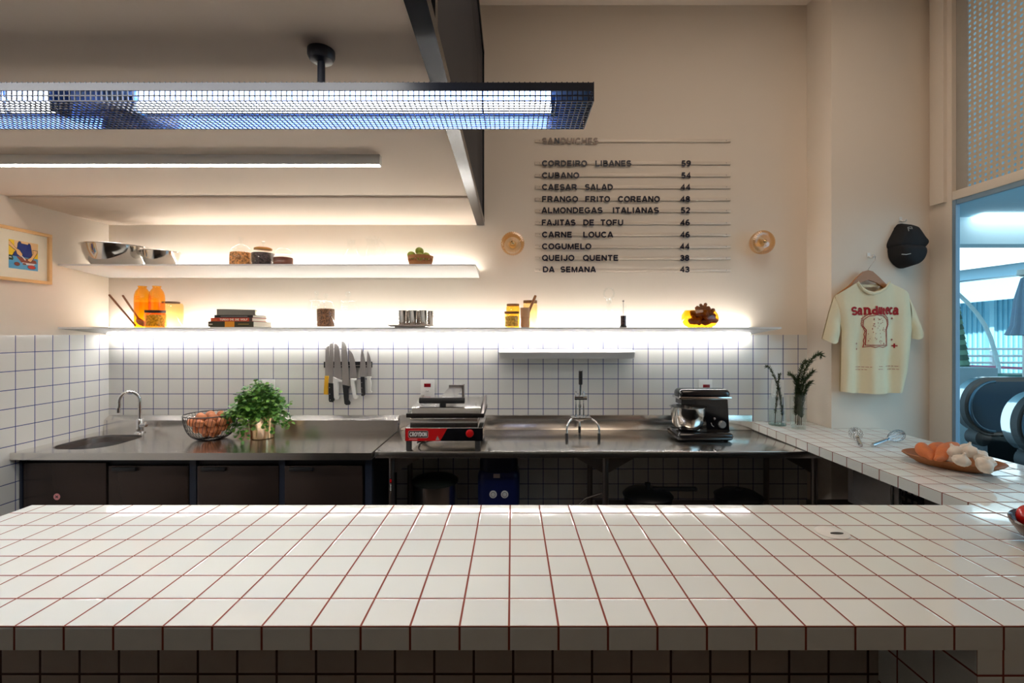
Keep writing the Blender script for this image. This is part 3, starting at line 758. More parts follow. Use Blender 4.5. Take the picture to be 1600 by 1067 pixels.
# basket with limes
BY = 2.87
bc = Vector(((657 - CX) * BY / F, BY, US + .0005)); br = wpx(40, BY) / 2; bh = zpx(400.5, BY) - US
bk = thing('small_basket', 'small woven brown basket holding limes on the upper shelf', 'basket', bc)
wick = mat('wicker', (176, 120, 72), 0.7, var=0.25, scale=160, bump=0.8, bscale=200)
def band(a0, a1, z0, z1, th=.003, n=48):
    return [(a0, z0), (a1, z1), (a1 - th, z1), (a0 - th, z0)]
part('body', MB().lathe([(0, 0), (.84 * br, 0), (.90 * br, bh * .42), (.885 * br, bh * .42), (.82 * br, .004), (0, .004)], bc, 48), wick, bk)
part('rim', MB().lathe([(.95 * br, bh * .68), (br, bh), (.98 * br, bh), (.935 * br, bh * .68), (.95 * br, bh * .68)], bc, 48), wick, bk)
rib = MB()
for k in range(26):
    a = 2 * math.pi * k / 26
    rib.tube([bc + Vector((math.cos(a) * br * .89, math.sin(a) * br * .89, bh * .40)), bc + Vector((math.cos(a) * br * .945, math.sin(a) * br * .945, bh * .72))], .0032, 6)
part('ribs', rib, wick, bk)
lime_m = mat('lime_skin', (156, 170, 64), 0.4, var=0.25, scale=40, bump=0.4, bscale=300)
for (x, y, dy, w_) in ((643, 399, -.01, 'left'), (655.5, 392.5, .0, 'topmost'), (656, 401, -.03, 'front'), (666, 400.5, .01, 'right'), (650, 402, .03, None)):
    if w_ is None: continue
    p_ = PX(x, y, BY + dy)
    solo('lime', MB().ell(p_, (.0265, .0265, .024), 20, 14, Matrix.Rotation(.4, 4, 'Y')), lime_m, f'{w_} green lime in the small brown basket' if w_ != 'topmost' else 'topmost green lime crowning the small brown basket', 'lime', 'limes in the basket')
cup = jar('glass_cup', 'tiny clear glass cup beside the lime basket', 680.5, 2.88, US, 8, 402, [(.8, 0), (.95, .1), (1, 1)], clear, cat='cup')
cc = org(cup); part('handle', MB().tube([cc + Vector((-.014 - .012 * math.sin(math.pi * i / 8), 0, .012 + .026 * i / 8)) for i in range(9)], .0025, 6), clear, cup)

# --- lower shelf: spoons, bottles, jars
def spoon(p0, p1, label, blade):
    a, b = PX(*p0), PX(*p1); d = (b - a)
    t = thing('wooden_spoon', label, 'spoon', Vector((b.x, b.y, LS)))
    sw = mat('spoon_wood', (124, 74, 42), 0.6, var=0.15, scale=30)
    part('handle', MB().tube([a + d * (i / 8) for i in range(9)] if blade else [a + d * (i / 8) for i in range(9)], [.0062] * 3 + [.0055] * 6, 10), sw, t)
    if blade:
        e = a + d * .74; part('spoon_head', MB().tube([e + d * .26 * (i / 8) for i in range(9)], [.006, .009, .014, .019, .022, .023, .022, .018, .006], 14, flat=.35), mat('spoon_head_wood', (150, 88, 48), 0.6, var=0.15), t)
spoon((192, 462, 3.10), (224, 509, 2.83), 'wooden spoon leaning with its broad head down by the amber bottles', True)
spoon((171, 461, 3.10), (211, 508, 2.86), 'plain wooden stick leaning furthest left on the lower shelf', False)
bott = [(.9, 0), (1, .03), (1, .70), (.96, .78), (.84, .86), (.62, .92), (.5, .945), (.5, .975), (.56, .98), (.56, 1.0)]
for x, lb in ((222.5, 'left one of the two tall amber glass bottles'), (245, 'right one of the two tall amber glass bottles')):
    b_ = jar('amber_bottle', lb, x, 2.91, LS, 21.5, 447, bott, amber_dk, cat='bottle', group='amber bottles')
    c = org(b_); hb = zpx(447, 2.91) - LS; r = wpx(21.5, 2.91) / 2
    part('liquid', MB().lathe([(0, .003), (.93 * r, .003), (.93 * r, .60 * hb), (0, .60 * hb)], c, 32), glass('amber_liquid', (1.0, .80, .35), .02), b_)
    part('embossing', MB().box(-.014, .014, -r - .001, -r + .003, .72 * hb, .735 * hb, mtx=Matrix.Translation(c)).box(-.011, .011, -r - .001, -r + .003, .67 * hb, .685 * hb, mtx=Matrix.Translation(c)), amber, b_)
cyl_j = [(.94, 0), (1, .04), (1, .90), (.94, .97), (.9, 1.0)]
jar('storage_jar', 'empty pale amber jar with a dark lid behind the amber bottles', 267, 3.03, LS, 33, 474, cyl_j, amber_lt, lid=[(0, .99), (.72, .99), (.72, 1.06), (0, 1.06)], lid_m=dark_wood)
jar('storage_jar', 'small amber jar of grain with a dark lid in front of the amber bottles', 242.5, 2.815, LS, 28, 488.5, cyl_j, amber, grain, 492, [(0, .99), (.95, .99), (.97, 1.02), (.97, 1.16), (0, 1.16)], dark_wood, crad=.86)
# books
def book(x0, x1, yt, yb, Y, depth, cov, label, rot=0.0, z=None, marks=None, pages=(232, 224, 208)):
    z0 = z[0]; z1 = z[1]; w = wpx(x1 - x0, Y); cx_ = ((x0 + x1) / 2 - CX) * Y / F
    c = Vector((cx_, Y + depth / 2, z0)); t = thing('book', label, 'book', (0, 0, 0), 'cookbooks on the lower shelf')
    h = z1 - z0; a, b, e = -w / 2, w / 2, depth / 2; th = .0022
    part('cover', MB().box(a, b, -e, e, 0, th).box(a, b, -e, e, h - th, h).box(a, b, -e, -e + th, th, h - th), cov, t)
    part('pages', MB().box(a + .003, b - .003, -e + th, e - .003, th, h - th), mat('book_pages', pages, 0.8, var=0.06, scale=5, stretch=(1, 1, 300)), t)
    if marks:
        for (mm, m_) in marks:
            q = MB()
            for u0, u1, v0, v1, s_ in mm:
                if s_: letters(q, s_, a + w * u0, a + w * u1, h * v0, h * v1, -e - .0001, .0004, .24)
                else: q.box(a + w * u0, a + w * u1, -e - .0006, -e + .0005, h * v0, h * v1)
            part('spine_print', q, m_, t)
    t.location = c; t.rotation_euler = (0, 0, rot)
    return t
ZB = [LS + .0005, zpx(502, 2.78), zpx(496.3, 2.78), zpx(492, 2.78), zpx(483, 2.78)]
cream_i = mat('cream_ink', (236, 226, 204), 0.6); orange_i = mat('orange_band', (226, 146, 24), 0.5); gold_i = mat('gold_ink', (150, 130, 60), 0.5)
book(325, 396, 502, 510, 2.78, .215, mat('green_cover', (52, 48, 26), 0.5), 'dark green book with an orange band, bottom of the stack', z=(ZB[0], ZB[1] - .0003),
     marks=[([(.03, .10, .42, .58, '')], cream_i), ([(.37, .58, .02, .98, '')], orange_i), ([(.66, .90, .45, .58, '')], gold_i)])
book(329, 394, 496.3, 502, 2.782, .165, mat('red_cover', (190, 58, 30), 0.5), 'red spined book with white lettering, second from bottom', z=(ZB[1], ZB[2] - .0003),
     marks=[([(.22, .89, .25, .75, 'TURGO DIE DIE WOLF')], cream_i), ([(.93, 1.0, 0, 1, '')], mat('brown_end', (70, 44, 38), 0.5)), ([(.04, .16, .3, .42, '')], orange_i)])
book(335, 395, 492, 496.3, 2.785, .16, mat('black_cover', (24, 22, 24), 0.5), 'thin black book, third in the stack', z=(ZB[2], ZB[3] - .0003), marks=[([(.16, .86, .42, .60, '')], mat('grey_ink', (150, 146, 140), 0.6))])
book(334, 386, 483, 492, 2.80, .15, mat('grey_cover', (128, 122, 112), 0.5), 'grey book lying skewed on top of the stack', rot=R(24), z=(ZB[3], ZB[4]), pages=(226, 220, 196))
# clear lidded jars
tall = [(.94, 0), (1, .04), (1, .80), (.92, .90), (.80, .95), (.80, 1.0)]
glid = [(0, .985), (.86, .985), (.92, 1.0), (.90, 1.03), (.6, 1.08), (.2, 1.12), (0, 1.12)]
gknob = [(0, 1.12), (.14, 1.13), (.12, 1.17), (.30, 1.24), (.30, 1.32), (.16, 1.38), (0, 1.39)]
jar('glass_jar', 'clear glass jar half full of coffee beans with a round glass knob', 509, 2.86, LS, 27, 473, tall, clear, coffee, 482.5, glid, clear, gknob, crad=.97)
jar('glass_jar', 'empty clear glass jar standing left behind the coffee bean jar', 494.5, 3.0, LS, 26, 470, tall, clear, None, None, glid, clear, gknob)
jar('glass_jar', 'empty clear glass jar just right of the coffee bean jar', 544, 2.95, LS, 32, 471, [(.9, 0), (1, .05), (1, .72), (.9, .88), (.82, .95), (.84, 1.0)], clear, None, None, glid, clear, gknob)
# tray of steel cups
ty = 2.84; tc = Vector(((641.5 - CX) * ty / F, ty, LS + .0005))
tr = thing('metal_tray', 'shallow grey metal tray under the steel cups', 'tray', tc)
a, b = wpx(27, ty), .085
part('tray_body', MB().box(-a, a, -b, b, .001, .004, mtx=Matrix.Translation(tc)), steel_dk, tr)
rim_ = MB()
for (q0, q1) in (((-a, -b), (a, -b)), ((a, -b), (a, b)), ((a, b), (-a, b)), ((-a, b), (-a, -b))):
    rim_.prism([tc + Vector((q0[0], q0[1], .004)), tc + Vector((q1[0], q1[1], .004)), tc + Vector((q1[0] * 1.12, q1[1] * 1.12, .013)), tc + Vector((q0[0] * 1.12, q0[1] * 1.12, .013))], (0, 0, .0015))
part('rim', rim_, steel_dk, tr)
def scup(x, y, label):
    r = .0255
    c = Vector((x, y, LS + .0047)); t = thing('steel_cup', label, 'cup', c, 'steel cups on the tray')
    part('cup_body', MB().lathe([(0, 0), (.78 * r, 0), (.82 * r, .004), (1 * r, .093), (1.04 * r, .095), (.98 * r, .095), (.8 * r, .006), (0, .006)], c, 32), mirror_steel, t)
for i, w_ in enumerate(('left', 'middle', 'right')):
    x = ((628.5, 645, 662)[i] - CX) * 2.80 / F
    scup(x, 2.80, f'{w_} steel cup of the front row on the grey tray')
    scup(x + .018 + .004 * i, 2.872, f'{w_} steel cup of the back row on the grey tray')
# amber jars with cork lids, mortar
corky = [(0, .99), (.96, .99), (.98, 1.02), (.98, 1.15), (0, 1.15)]
jar('storage_jar', 'short amber jar of pale grain with a cork lid, front of the pair', 799.5, 2.83, LS, 23, 490, cyl_j, amber_lt, grain, 494, corky, cork, crad=.88)
jar('storage_jar', 'amber jar with a cork lid peeking from behind the short one', 801.5, 2.98, LS, 21, 478, cyl_j, amber, None, None, [(0, .99), (.93, .99), (.93, 1.09), (0, 1.09)], cork)
jar('storage_jar', 'tall pale amber jar with a cork lid behind the wooden mortar', 828.5, 2.98, LS, 22, 473.5, cyl_j, amber_lt, None, None, [(0, .99), (.96, .99), (.98, 1.01), (.98, 1.10), (0, 1.10)], cork)
my = 2.85; mc = Vector(((820.5 - CX) * my / F, my, LS + .0005)); mh = zpx(481, my) - LS; mr_ = wpx(15, my) / 2
mt_ = thing('wooden_mortar', 'turned wooden mortar standing before the tall amber jar', 'mortar', mc)
mw = mat('mortar_wood', (218, 170, 128), 0.6, var=0.08, scale=30, stretch=(4, 4, .5))
part('body', MB().lathe([(0, 0), (.9 * mr_, 0), (.98 * mr_, .02), (.95 * mr_, .28 * mh), (.9 * mr_, .42 * mh), (1 * mr_, .50 * mh), (1 * mr_, .55 * mh), (.95 * mr_, .57 * mh), (1 * mr_, .60 * mh), (1 * mr_, mh), (.8 * mr_, mh), (.75 * mr_, .5 * mh), (0, .45 * mh)], mc, 36), mw, mt_)
pa, pb = mc + Vector((.004, 0, mh * .46)), PX(837, 461.5, my)
pe = thing('wooden_pestle', 'wooden pestle leaning out of the turned mortar', 'pestle', pa)
part('shaft', MB().tube([pa + (pb - pa) * q for q in (0, .15, .5, .9, 1)], [.009, .0105, .0085, .0085, .007], 14), wood, pe)
# decanter
dy_ = 2.92; dc = Vector(((951.5 - CX) * dy_ / F, dy_, LS + .0005)); de = thing('glass_decanter', 'round clear glass decanter with a ring shaped stopper', 'decanter', dc)
part('glass_body', MB().lathe([(0, 0), (.045, 0), (.056, .012), (.062, .04), (.055, .075), (.036, .098), (.018, .108), (.014, .12), (.014, .15), (.022, .158), (.022, .162)], dc, 40), clear, de)
zc_ = zpx(458.5, dy_) - LS
part('stopper', MB().lathe([(0, .150), (.012, .150), (.014, .165), (.024, .172), (.012, .180), (0, .182)], dc, 24).tube([dc + Vector((.031 * math.cos(q), 0, zc_ + .034 * math.sin(q))) for q in [2 * math.pi * i / 28 for i in range(28)]], .0062, 10, closed=True), clear, de)
# pepper mill
py_ = 2.86; pc = Vector(((974 - CX) * py_ / F, py_, LS + .0005)); pm = thing('pepper_mill', 'slim glass pepper mill with dark peppercorns', 'pepper mill', pc)
part('base', MB().lathe([(0, 0), (.022, 0), (.022, .006), (.0175, .012), (.0175, .016), (0, .016)], pc, 24), black, pm)
part('peppercorns', MB().lathe([(0, .016), (.017, .016), (.0175, .07), (0, .072)], pc, 24), dark_beans, pm, kind='stuff')
hm_ = zpx(474, py_) - LS
part('glass_body', MB().lathe([(.0185, .012), (.0185, .08), (.0165, .10), (.014, .11), (.018, .125), (.018, hm_ - .006), (.012, hm_), (0, hm_)], pc, 28), clear, pm)
part('spindle', MB().cyl(pc + Vector((0, 0, .06)), .0016, hm_ - .06 + .012, 8), steel_dk, pm)
part('knob', MB().ell(pc + Vector((0, 0, hm_ + .014)), .006, 14, 10), steel_dk, pm)
# amber bowl with ginger roots
gy = 2.92; gc = Vector(((1093.5 - CX) * gy / F, gy, LS + .0005)); ga = wpx(57, gy) / 2; gh = zpx(485, gy) - LS
gb = thing('amber_bowl', 'rounded amber glass bowl heaped with ginger roots', 'bowl', gc)
part('glass_body', MB().lathe([(0, 0), (.62, 0), (.82, .012), (.95, .03), (1, .052), (.96, .078), (.84, gh - .008), (.80, gh)], gc, 48, sx=ga, sy=.085), amber_dk, gb)
# lathe radii above are relative to the half axes; heights are metres
ging = mat('ginger_skin', (128, 78, 42), 0.75, var=0.25, scale=60, bump=0.6, bscale=120)
def ginger(p, s, rz, lean, label):
    t = thing('ginger_root', label, 'ginger', (0, 0, 0), 'ginger roots in the amber bowl')
    q = MB().tube([Vector((-.045 + .09 * i / 8, .006 * math.sin(i), .006 * math.cos(i * 1.3))) * s for i in range(9)], [.006 * s, .014 * s, .017 * s, .015 * s, .018 * s, .019 * s, .016 * s, .014 * s, .005 * s], 12)
    q.tube([Vector((-.01, 0, .008)) * s, Vector((-.016, .004, .028)) * s, Vector((-.015, .004, .034)) * s], [.012 * s, .011 * s, .004 * s], 10)
    q.tube([Vector((.02, 0, .008)) * s, Vector((.03, -.004, .030)) * s, Vector((.031, -.004, .037)) * s], [.012 * s, .012 * s, .004 * s], 10)
    q.tube([Vector((.0, .0, -.004)) * s, Vector((.004, -.026, -.004)) * s, Vector((.004, -.032, -.004)) * s], [.011 * s, .010 * s, .004 * s], 10)
    part('root', q, ging, t); t.location = p; t.rotation_euler = (0, lean, rz)
ginger(gc + Vector((-.040, -.030, .036)), 1.05, .3, .15, 'ginger root at the front left of the amber bowl')
ginger(gc + Vector((.050, -.026, .038)), 1.10, -.4, -.2, 'ginger root at the front right of the amber bowl')
ginger(gc + Vector((.012, .036, .040)), 1.25, .1, .1, 'ginger root at the back of the amber bowl')
ginger(gc + Vector((.004, -.004, .082)), 1.45, .1, .10, 'ginger root lying across the heap in the amber bowl')
ginger(gc + Vector((.048, .004, .092)), 1.0, -.6, .35, 'ginger root sloping down the right of the heap in the amber bowl')
ginger(gc + Vector((.020, .004, .120)), .85, .5, -.1, 'knobbly ginger root topping the heap in the amber bowl')
# ---------------------------------------------------------------- on the steel counters
# egg basket
ex, ey = (330.5 - CX) * 2.83 / F, 2.83
ec = Vector((ex, ey, TZ)); er, eh = wpx(75, 2.83) / 2, .148
eb = thing('wire_basket', 'round black wire basket of brown eggs on the steel counter', 'basket', ec)
def bprof(t): return er * (.30 + .70 * math.sin(t * math.pi / 2) ** .8), eh * (1 - math.cos(t * math.pi / 2)) * 1.0 + .003
wb = MB()
for k in range(44):
    a = 2 * math.pi * k / 44
    wb.tube([ec + Vector((math.cos(a + .35 * i / 9) * bprof(i / 9)[0], math.sin(a + .35 * i / 9) * bprof(i / 9)[0], bprof(i / 9)[1])) for i in range(10)], .0013, 5)
part('wires', wb, black, eb)
part('rim', MB().tube([ec + Vector((math.cos(a) * er, math.sin(a) * er, eh + .003)) for a in [2 * math.pi * i / 48 for i in range(48)]], .0032, 8, closed=True), black, eb)
part('foot_ring', MB().tube([ec + Vector((math.cos(a) * er * .32, math.sin(a) * er * .32, .003)) for a in [2 * math.pi * i / 32 for i in range(32)]], .003, 8, closed=True), black, eb)
egg_m = mat('brown_eggshell', (206, 128, 82), 0.45, var=0.12, scale=9)
def egg_prof(n=14, L=.056, r=.0215):
    return [(r * math.sin(math.pi * i / n) * (1 + .13 * math.cos(math.pi * i / n)), L / 2 * (1 - math.cos(math.pi * i / n)) - L / 2) for i in range(n + 1)]
pr = egg_prof(); pr[0] = (0, pr[0][1]); pr[-1] = (0, pr[-1][1])
me = MB().lathe(pr, n=20).mesh('egg', Vector(), egg_m)
egg0 = bpy.data.objects.new('egg', me); col.objects.link(egg0)
tag(egg0, 'brown egg heaped in the round black wire basket', 'egg', 'eggs in the wire basket')
spots = []
for z, rr, n_ in ((.040, .030, 4), (.072, .078, 9), (.074, .026, 3), (.112, .103, 11), (.112, .050, 6), (.140, .062, 6), (.146, .0, 1)):
    for k in range(n_):
        a = 2 * math.pi * (k + .37 * z * 100) / n_
        spots.append((rr * math.cos(a), rr * math.sin(a), z))
for i, (dx, dy, dz) in enumerate(spots):
    o = egg0 if i == 0 else dup(egg0)
    o.location = ec + Vector((dx, dy, dz)); o.rotation_euler = (R(70 + rnd.uniform(-25, 25)), rnd.uniform(-.4, .4), math.atan2(dy, dx) + rnd.uniform(-.6, .6))

# herb in brass pot
hc = Vector(((410 - CX) * 2.86 / F, 2.86, TZ)); 
hb_ = thing('potted_herb', 'bushy green parsley growing in a brass pot', 'plant', hc)
part('pot', MB().lathe([(0, 0), (.060, 0), (.066, .004), (.078, .135), (.080, .138), (.075, .138), (.070, .12), (0, .12)], hc, 48), mat('brass_pot', (0.80, 0.58, 0.36), 0.18, 1.0, var=0.06), hb_)
part('soil', MB().lathe([(0, .118), (.0715, .118), (.0715, .124), (0, .127)], hc, 24), mat('soil', (40, 28, 20), 0.95, var=0.4, scale=120), hb_)
stem = MB(); leaf = MB(); rl = random.Random(11)
def leaflet(mb, p, d, up, s):
    d = d.normalized(); w = d.cross(up); w = w.normalized() if w.length > 1e-4 else d.orthogonal().normalized(); u = w.cross(d)
    sh = [(0, 0), (.25, .30), (.45, .62), (.62, .40), (.78, .55), (1.0, .0), (.78, -.55), (.62, -.40), (.45, -.62), (.25, -.30)]
    vs = [mb.bm.verts.new(p + d * a * s + w * b * s * .85 + u * (abs(b) * .25 - .25 * a * a) * s) for a, b in sh]
    mid = mb.bm.verts.new(p + d * .5 * s - u * .03 * s)
    for i in range(10):
        f = mb.bm.faces.new((vs[i], vs[(i + 1) % 10], mid)); f.material_index = mb.mi
for k in range(190):
    a = rl.uniform(0, 2 * math.pi); rad = rl.random() ** .6
    tip = hc + Vector((-.022 + math.cos(a) * .205 * rad, math.sin(a) * .135 * rad, .315 - .19 * rad ** 2.2 + rl.uniform(-.055, .03)))
    if rl.random() < .22: tip.z -= .09
    base = hc + Vector((math.cos(a) * .045 * rad, math.sin(a) * .045 * rad, .122))
    mid = base.lerp(tip, .5) + Vector((0, 0, .055))
    pts = [base * (1 - t) ** 2 + mid * 2 * t * (1 - t) + tip * t * t for t in (0, .25, .5, .75, 1)]
    stem.tube(pts, [.0018, .0016, .0014, .0012, .0008], 5)
    for q in range(10):
        t = 1 - .5 * rl.random() ** 1.5; p_ = base * (1 - t) ** 2 + mid * 2 * t * (1 - t) + tip * t * t
        dv = Vector((rl.uniform(-1, 1), rl.uniform(-1, .8), rl.uniform(-.5, .6)))
        p_ = p_ + dv * .012; leaf.mi = 0 if rl.random() < .6 else 1
        leaflet(leaf, p_, dv, Vector((rl.uniform(-.4, .4), rl.uniform(-.6, .2), 1)), rl.uniform(.017, .030))
part('stems', stem, mat('herb_stem', (96, 140, 56), 0.5), hb_)
part('foliage', leaf, [mat('herb_leaf', (66, 122, 40), 0.45, var=0.25, scale=40), mat('herb_leaf_light', (112, 160, 62), 0.45, var=0.2, scale=40)], hb_, recalc=False, ang=180)

# knives on the magnetic bar
KY = 3.082
kb = thing('knife_rack', 'black magnetic knife bar fixed on the tiles', 'knife rack', PX(543, 575, 3.10))
p0, p1 = PX(506, 574.5, 3.1), PX(581, 565, 3.1)
part('bar', MB().box(p0.x, p1.x, 3.095, YB - .0005, p0.z, p1.z, bev=.003), black, kb)
part('strip', MB().box(p0.x + .01, p1.x - .01, 3.0945, 3.0955, p0.z + .012, p0.z + .018), steel_dk, kb)
blade_m = mat('knife_steel', (0.50, 0.46, 0.44), 0.34, 0.65, var=0.08, scale=14, stretch=(14, 14, 1))
yel = mat('yellow_handle', (232, 176, 40), 0.4)
def knife(label, blade, handle, hm, off, extra=None):
    Y = 3.0915 - off
    t = thing('kitchen_knife', label, 'knife', PX(490 + handle[-1][0] / 8.89, 520 + max(q[1] for q in handle) / 8.89, Y), 'knives on the magnetic bar')
    part('blade', MB().pxprism(blade, Y, .0024, 8.89, (490, 520)), blade_m, t)
    h = part('handle', MB().pxprism(handle, Y - .007, .016, 8.89, (490, 520)), hm, t)
    bm = bmesh.new(); bm.from_mesh(h.data); bmesh.ops.bevel(bm, geom=[e for e in bm.edges if abs((e.verts[0].co - e.verts[1].co).y) < 1e-5], offset=.003, segments=2, profile=.5, affect='EDGES'); bm.to_mesh(h.data); bm.free()
    for x, y in (extra or ()):
        part('rivet', MB().cyl(PX(490 + x / 8.89, 520 + y / 8.89, Y - .0065), .0028, -.0012, 10, 'y'), steel, h)
    return t
knife('knife with a yellow handle, leftmost on the magnetic bar', [(160, 600), (163, 230), (185, 195), (214, 180), (218, 400), (213, 600)], [(148, 655), (152, 600), (211, 600), (204, 660), (195, 860), (138, 855)], yel, 0)
t = knife('long narrow knife with a riveted black handle, second from left', [(207, 696), (222, 160), (235, 145), (268, 145), (278, 160), (270, 700)], [(203, 696), (272, 702), (281, 940), (262, 965), (215, 960), (206, 935)], black, .0032, [(222, 760), (226, 850), (232, 930)])
knife('broad knife with a white hooked handle, third from left', [(285, 625), (288, 150), (315, 150), (350, 190), (365, 260), (390, 665)], [(268, 612), (390, 662), (387, 688), (338, 682), (345, 790), (340, 868), (362, 885), (352, 920), (310, 930), (280, 905), (272, 860)], white_pl, 0)
knife('largest chef knife with a black hooked handle, in the middle', [(398, 718), (385, 115), (410, 115), (440, 145), (460, 200), (504, 742)], [(397, 718), (505, 743), (480, 785), (480, 930), (508, 968), (500, 1000), (450, 1005), (426, 985)], black, .0032)
knife('pointed knife with a white hooked handle, fifth from left', [(520, 638), (483, 240), (500, 240), (540, 290), (570, 380), (612, 658)], [(505, 635), (595, 640), (600, 662), (560, 674), (580, 760), (585, 860), (620, 882), (610, 915), (570, 928), (545, 900), (525, 790)], white_pl, 0)
knife('pointed knife with a riveted black handle beside the smallest knife', [(638, 610), (652, 330), (665, 210), (690, 260), (718, 400), (735, 605)], [(648, 610), (702, 610), (711, 860), (690, 880), (660, 875)], black, 0, [(668, 690), (668, 765), (670, 838)])
knife('smallest knife with a white handle, rightmost on the bar', [(737, 605), (740, 290), (750, 250), (775, 310), (798, 400), (805, 605)], [(735, 608), (797, 610), (785, 640), (800, 700), (790, 800), (808, 820), (795, 840), (750, 842), (745, 800), (740, 650)], white_pl, 0)

# wall sockets
def socket(x0, x1, y0, y1, label, lens=None, sock=None):
    a, b = PX(x0, y1, YB), PX(x1, y0, YB)
    t = thing('wall_socket', label, 'socket', Vector(((a.x + b.x) / 2, YB, a.z)), 'sockets on the tiled wall')
    part('plate', MB().box(a.x, b.x, YB - .009, YB - .0002, a.z, b.z, bev=.003), white_pl, t)
    if lens:
        p_, q_ = PX(lens[0], lens[3], YB), PX(lens[1], lens[2], YB); part('switch', MB().box(p_.x, q_.x, YB - .013, YB - .0085, p_.z, q_.z, bev=.0015), red_dk, t)
    if sock:
        c = PX(*sock, YB - .009); f = part('socket_face', MB().lathe([(0, 0), (.016, 0), (.014, .002), (0, .002)], n=24, mtx=Matrix.Translation(c) @ Matrix.Rotation(R(90), 4, 'X') @ Matrix.Diagonal((1, .6, 1, 1))), white_metal, t)
        for d in (-.008, 0, .008): part('pin_hole', MB().cyl(c + Vector((d, -.0021, -.002 if d == 0 else .001)), .0022, -.0006, 8, 'y'), black, f)
socket(657.5, 679, 592.5, 621, 'white socket with a red switch behind the sandwich press', (663, 673.5, 599, 604.5), (668, 611))
socket(1092, 1112.5, 593, 622, 'white socket with a red switch above the stand mixer', (1097.5, 1108, 600.5, 605.5))
socket(409, 430, 592.5, 621, 'white wall plate half hidden behind the parsley')
socket(1205, 1224, 593, 620, 'white wall plate behind the rosemary bottle')

# contact grill
GY = 2.557; gpx = GY / F
def gz(y, Y=GY): return zpx(y, Y)
def gx(x, Y=GY): return (x - CX) * Y / F
G = thing('contact_grill', 'steel sandwich press with a red and black front panel', 'grill', Vector((gx(694), 2.75, TZ)))
GX0, GX1 = gx(633), gx(754.5); GD = 2.93
part('base', MB().box(GX0, GX1, GY + .003, GD, gz(688.5), gz(668.5), bev=.002), steel, G)
part('lower_plate', MB().box(gx(640), gx(747), GY + .004, GD - .01, gz(668.5), gz(653.5), bev=.004), steel, G)
fp = MB().box(GX0, GX1, GY, GY + .0028, gz(689), gz(669)); fp.mi = 1
fp.prism([(GX0 + .002, GY - .0006, gz(688.7)), (gx(688), GY - .0006, gz(688.7)), (gx(699), GY - .0006, gz(669.3)), (GX0 + .002, GY - .0006, gz(669.3))], (0, .0007, 0))
panel = part('front_panel', fp, [black_gloss, red], G, 'red and black front panel with white lettering')
lg_ = MB(); bx = [(gx(638.2), gz(683.8)), (gx(668.8), gz(683.8)), (gx(668.8), gz(673)), (gx(638.2), gz(673))]
w_, h_ = bx[1][0] - bx[0][0], bx[2][1] - bx[0][1]
lg_.box(bx[0][0], bx[1][0], GY - .0011, GY - .0006, bx[0][1], bx[2][1], bev=.0002)
part('logo_plate', lg_, mat('logo_dark', (40, 8, 12), 0.4), panel)
lt = MB(); strokes(lt, [[(.06, 0), (.94, 0), (1, .15), (1, .85), (.94, 1), (.06, 1), (0, .85), (0, .15), (.06, 0)]], bx[0], w_, h_, .0011, GY - .0011, .0004)
letters(lt, 'CROYDON', bx[0][0] + .007, bx[1][0] - .007, bx[0][1] + .007, bx[2][1] - .007, GY - .0011, .0004, .17, .14)
lt.box(gx(639), gx(652), GY - .0009, GY - .0006, gz(686.4), gz(685.9))
part('lettering', lt, white_metal, panel, 'white lettering')
part('warning_mark', MB().prism([(gx(680.5), GY - .0011, gz(687.5)), (gx(687), GY - .0011, gz(687.5)), (gx(683.7), GY - .0011, gz(681))], (0, .0006, 0)), mat('mark_grey', (150, 146, 140), 0.5), panel)
kc = Vector((gx(734), GY, gz(677)))
part('knob', MB().lathe([(0, 0), (.022, 0), (.021, .010), (.017, .020), (0, .021)], n=28, mtx=Matrix.Translation(kc) @ Matrix.Rotation(R(90), 4, 'X')), red, panel)
part('drip_seam', MB().box(gx(634), gx(756), GY + .006, GD - .02, gz(653), gz(646.5), bev=.002), mat('burnt_plate', (40, 34, 30), 0.5, .5, var=.3), G)
lid = part('upper_plate', MB().prism([(gx(643), GY + .01, gz(646.2)), (gx(643), GD - .05, gz(646.2)), (gx(643), GD - .05, 1.118), (gx(643), GY + .035, 1.104), (gx(643), GY + .01, 1.098)], (gx(750.5) - gx(643), 0, 0)), steel, G)
for sx in (gx(656), gx(742)):
    for sy in (GY + .06, GD - .10): part('screw', MB().cyl((sx, sy, 1.104 + (sy - GY) * .036), .004, .002, 10), black, lid)
for sx in (gx(641), gx(752)): part('side_arm', MB().prism([(sx, GY + .012, gz(653)), (sx, GD - .03, 1.06), (sx, GD - .03, 1.125), (sx, GD - .10, 1.125), (sx, GY + .012, gz(647))], (.012, 0, 0)), steel_dk, G)
hy = 2.60
part('handle', MB().tube([(gx(655.5, hy), hy, 1.133), (gx(726, hy), hy, 1.133)], .0165, 18), rubber, G)
hz_ = MB().prism([PX(684, 626, 2.615), PX(709, 626, 2.615), PX(723.5, 604, 2.90), PX(702, 604, 2.90)], (0, .002, -.004))
part('lift_arm', hz_, steel, G)
part('lift_bracket', MB().box(gx(701.5, 2.90), gx(722.5, 2.90), 2.895, 2.925, 1.163, 1.186).box(gx(722.5, 2.88), gx(725, 2.88), 2.86, 2.93, 1.10, 1.190), steel_dk, G)
part('handle_stem', MB().tube([(gx(692, 2.62), 2.615, 1.105), (gx(692, 2.6), 2.605, 1.13)], .018, 12), rubber, G)
for lx in (GX0 + .018, GX1 - .030):
    for ly in (GY + .015, GD - .03): part('leg', MB().box(lx - .014, lx + .014, ly - .012, ly + .012, TZ + .0005, gz(688.5), bev=.002), rubber, G)
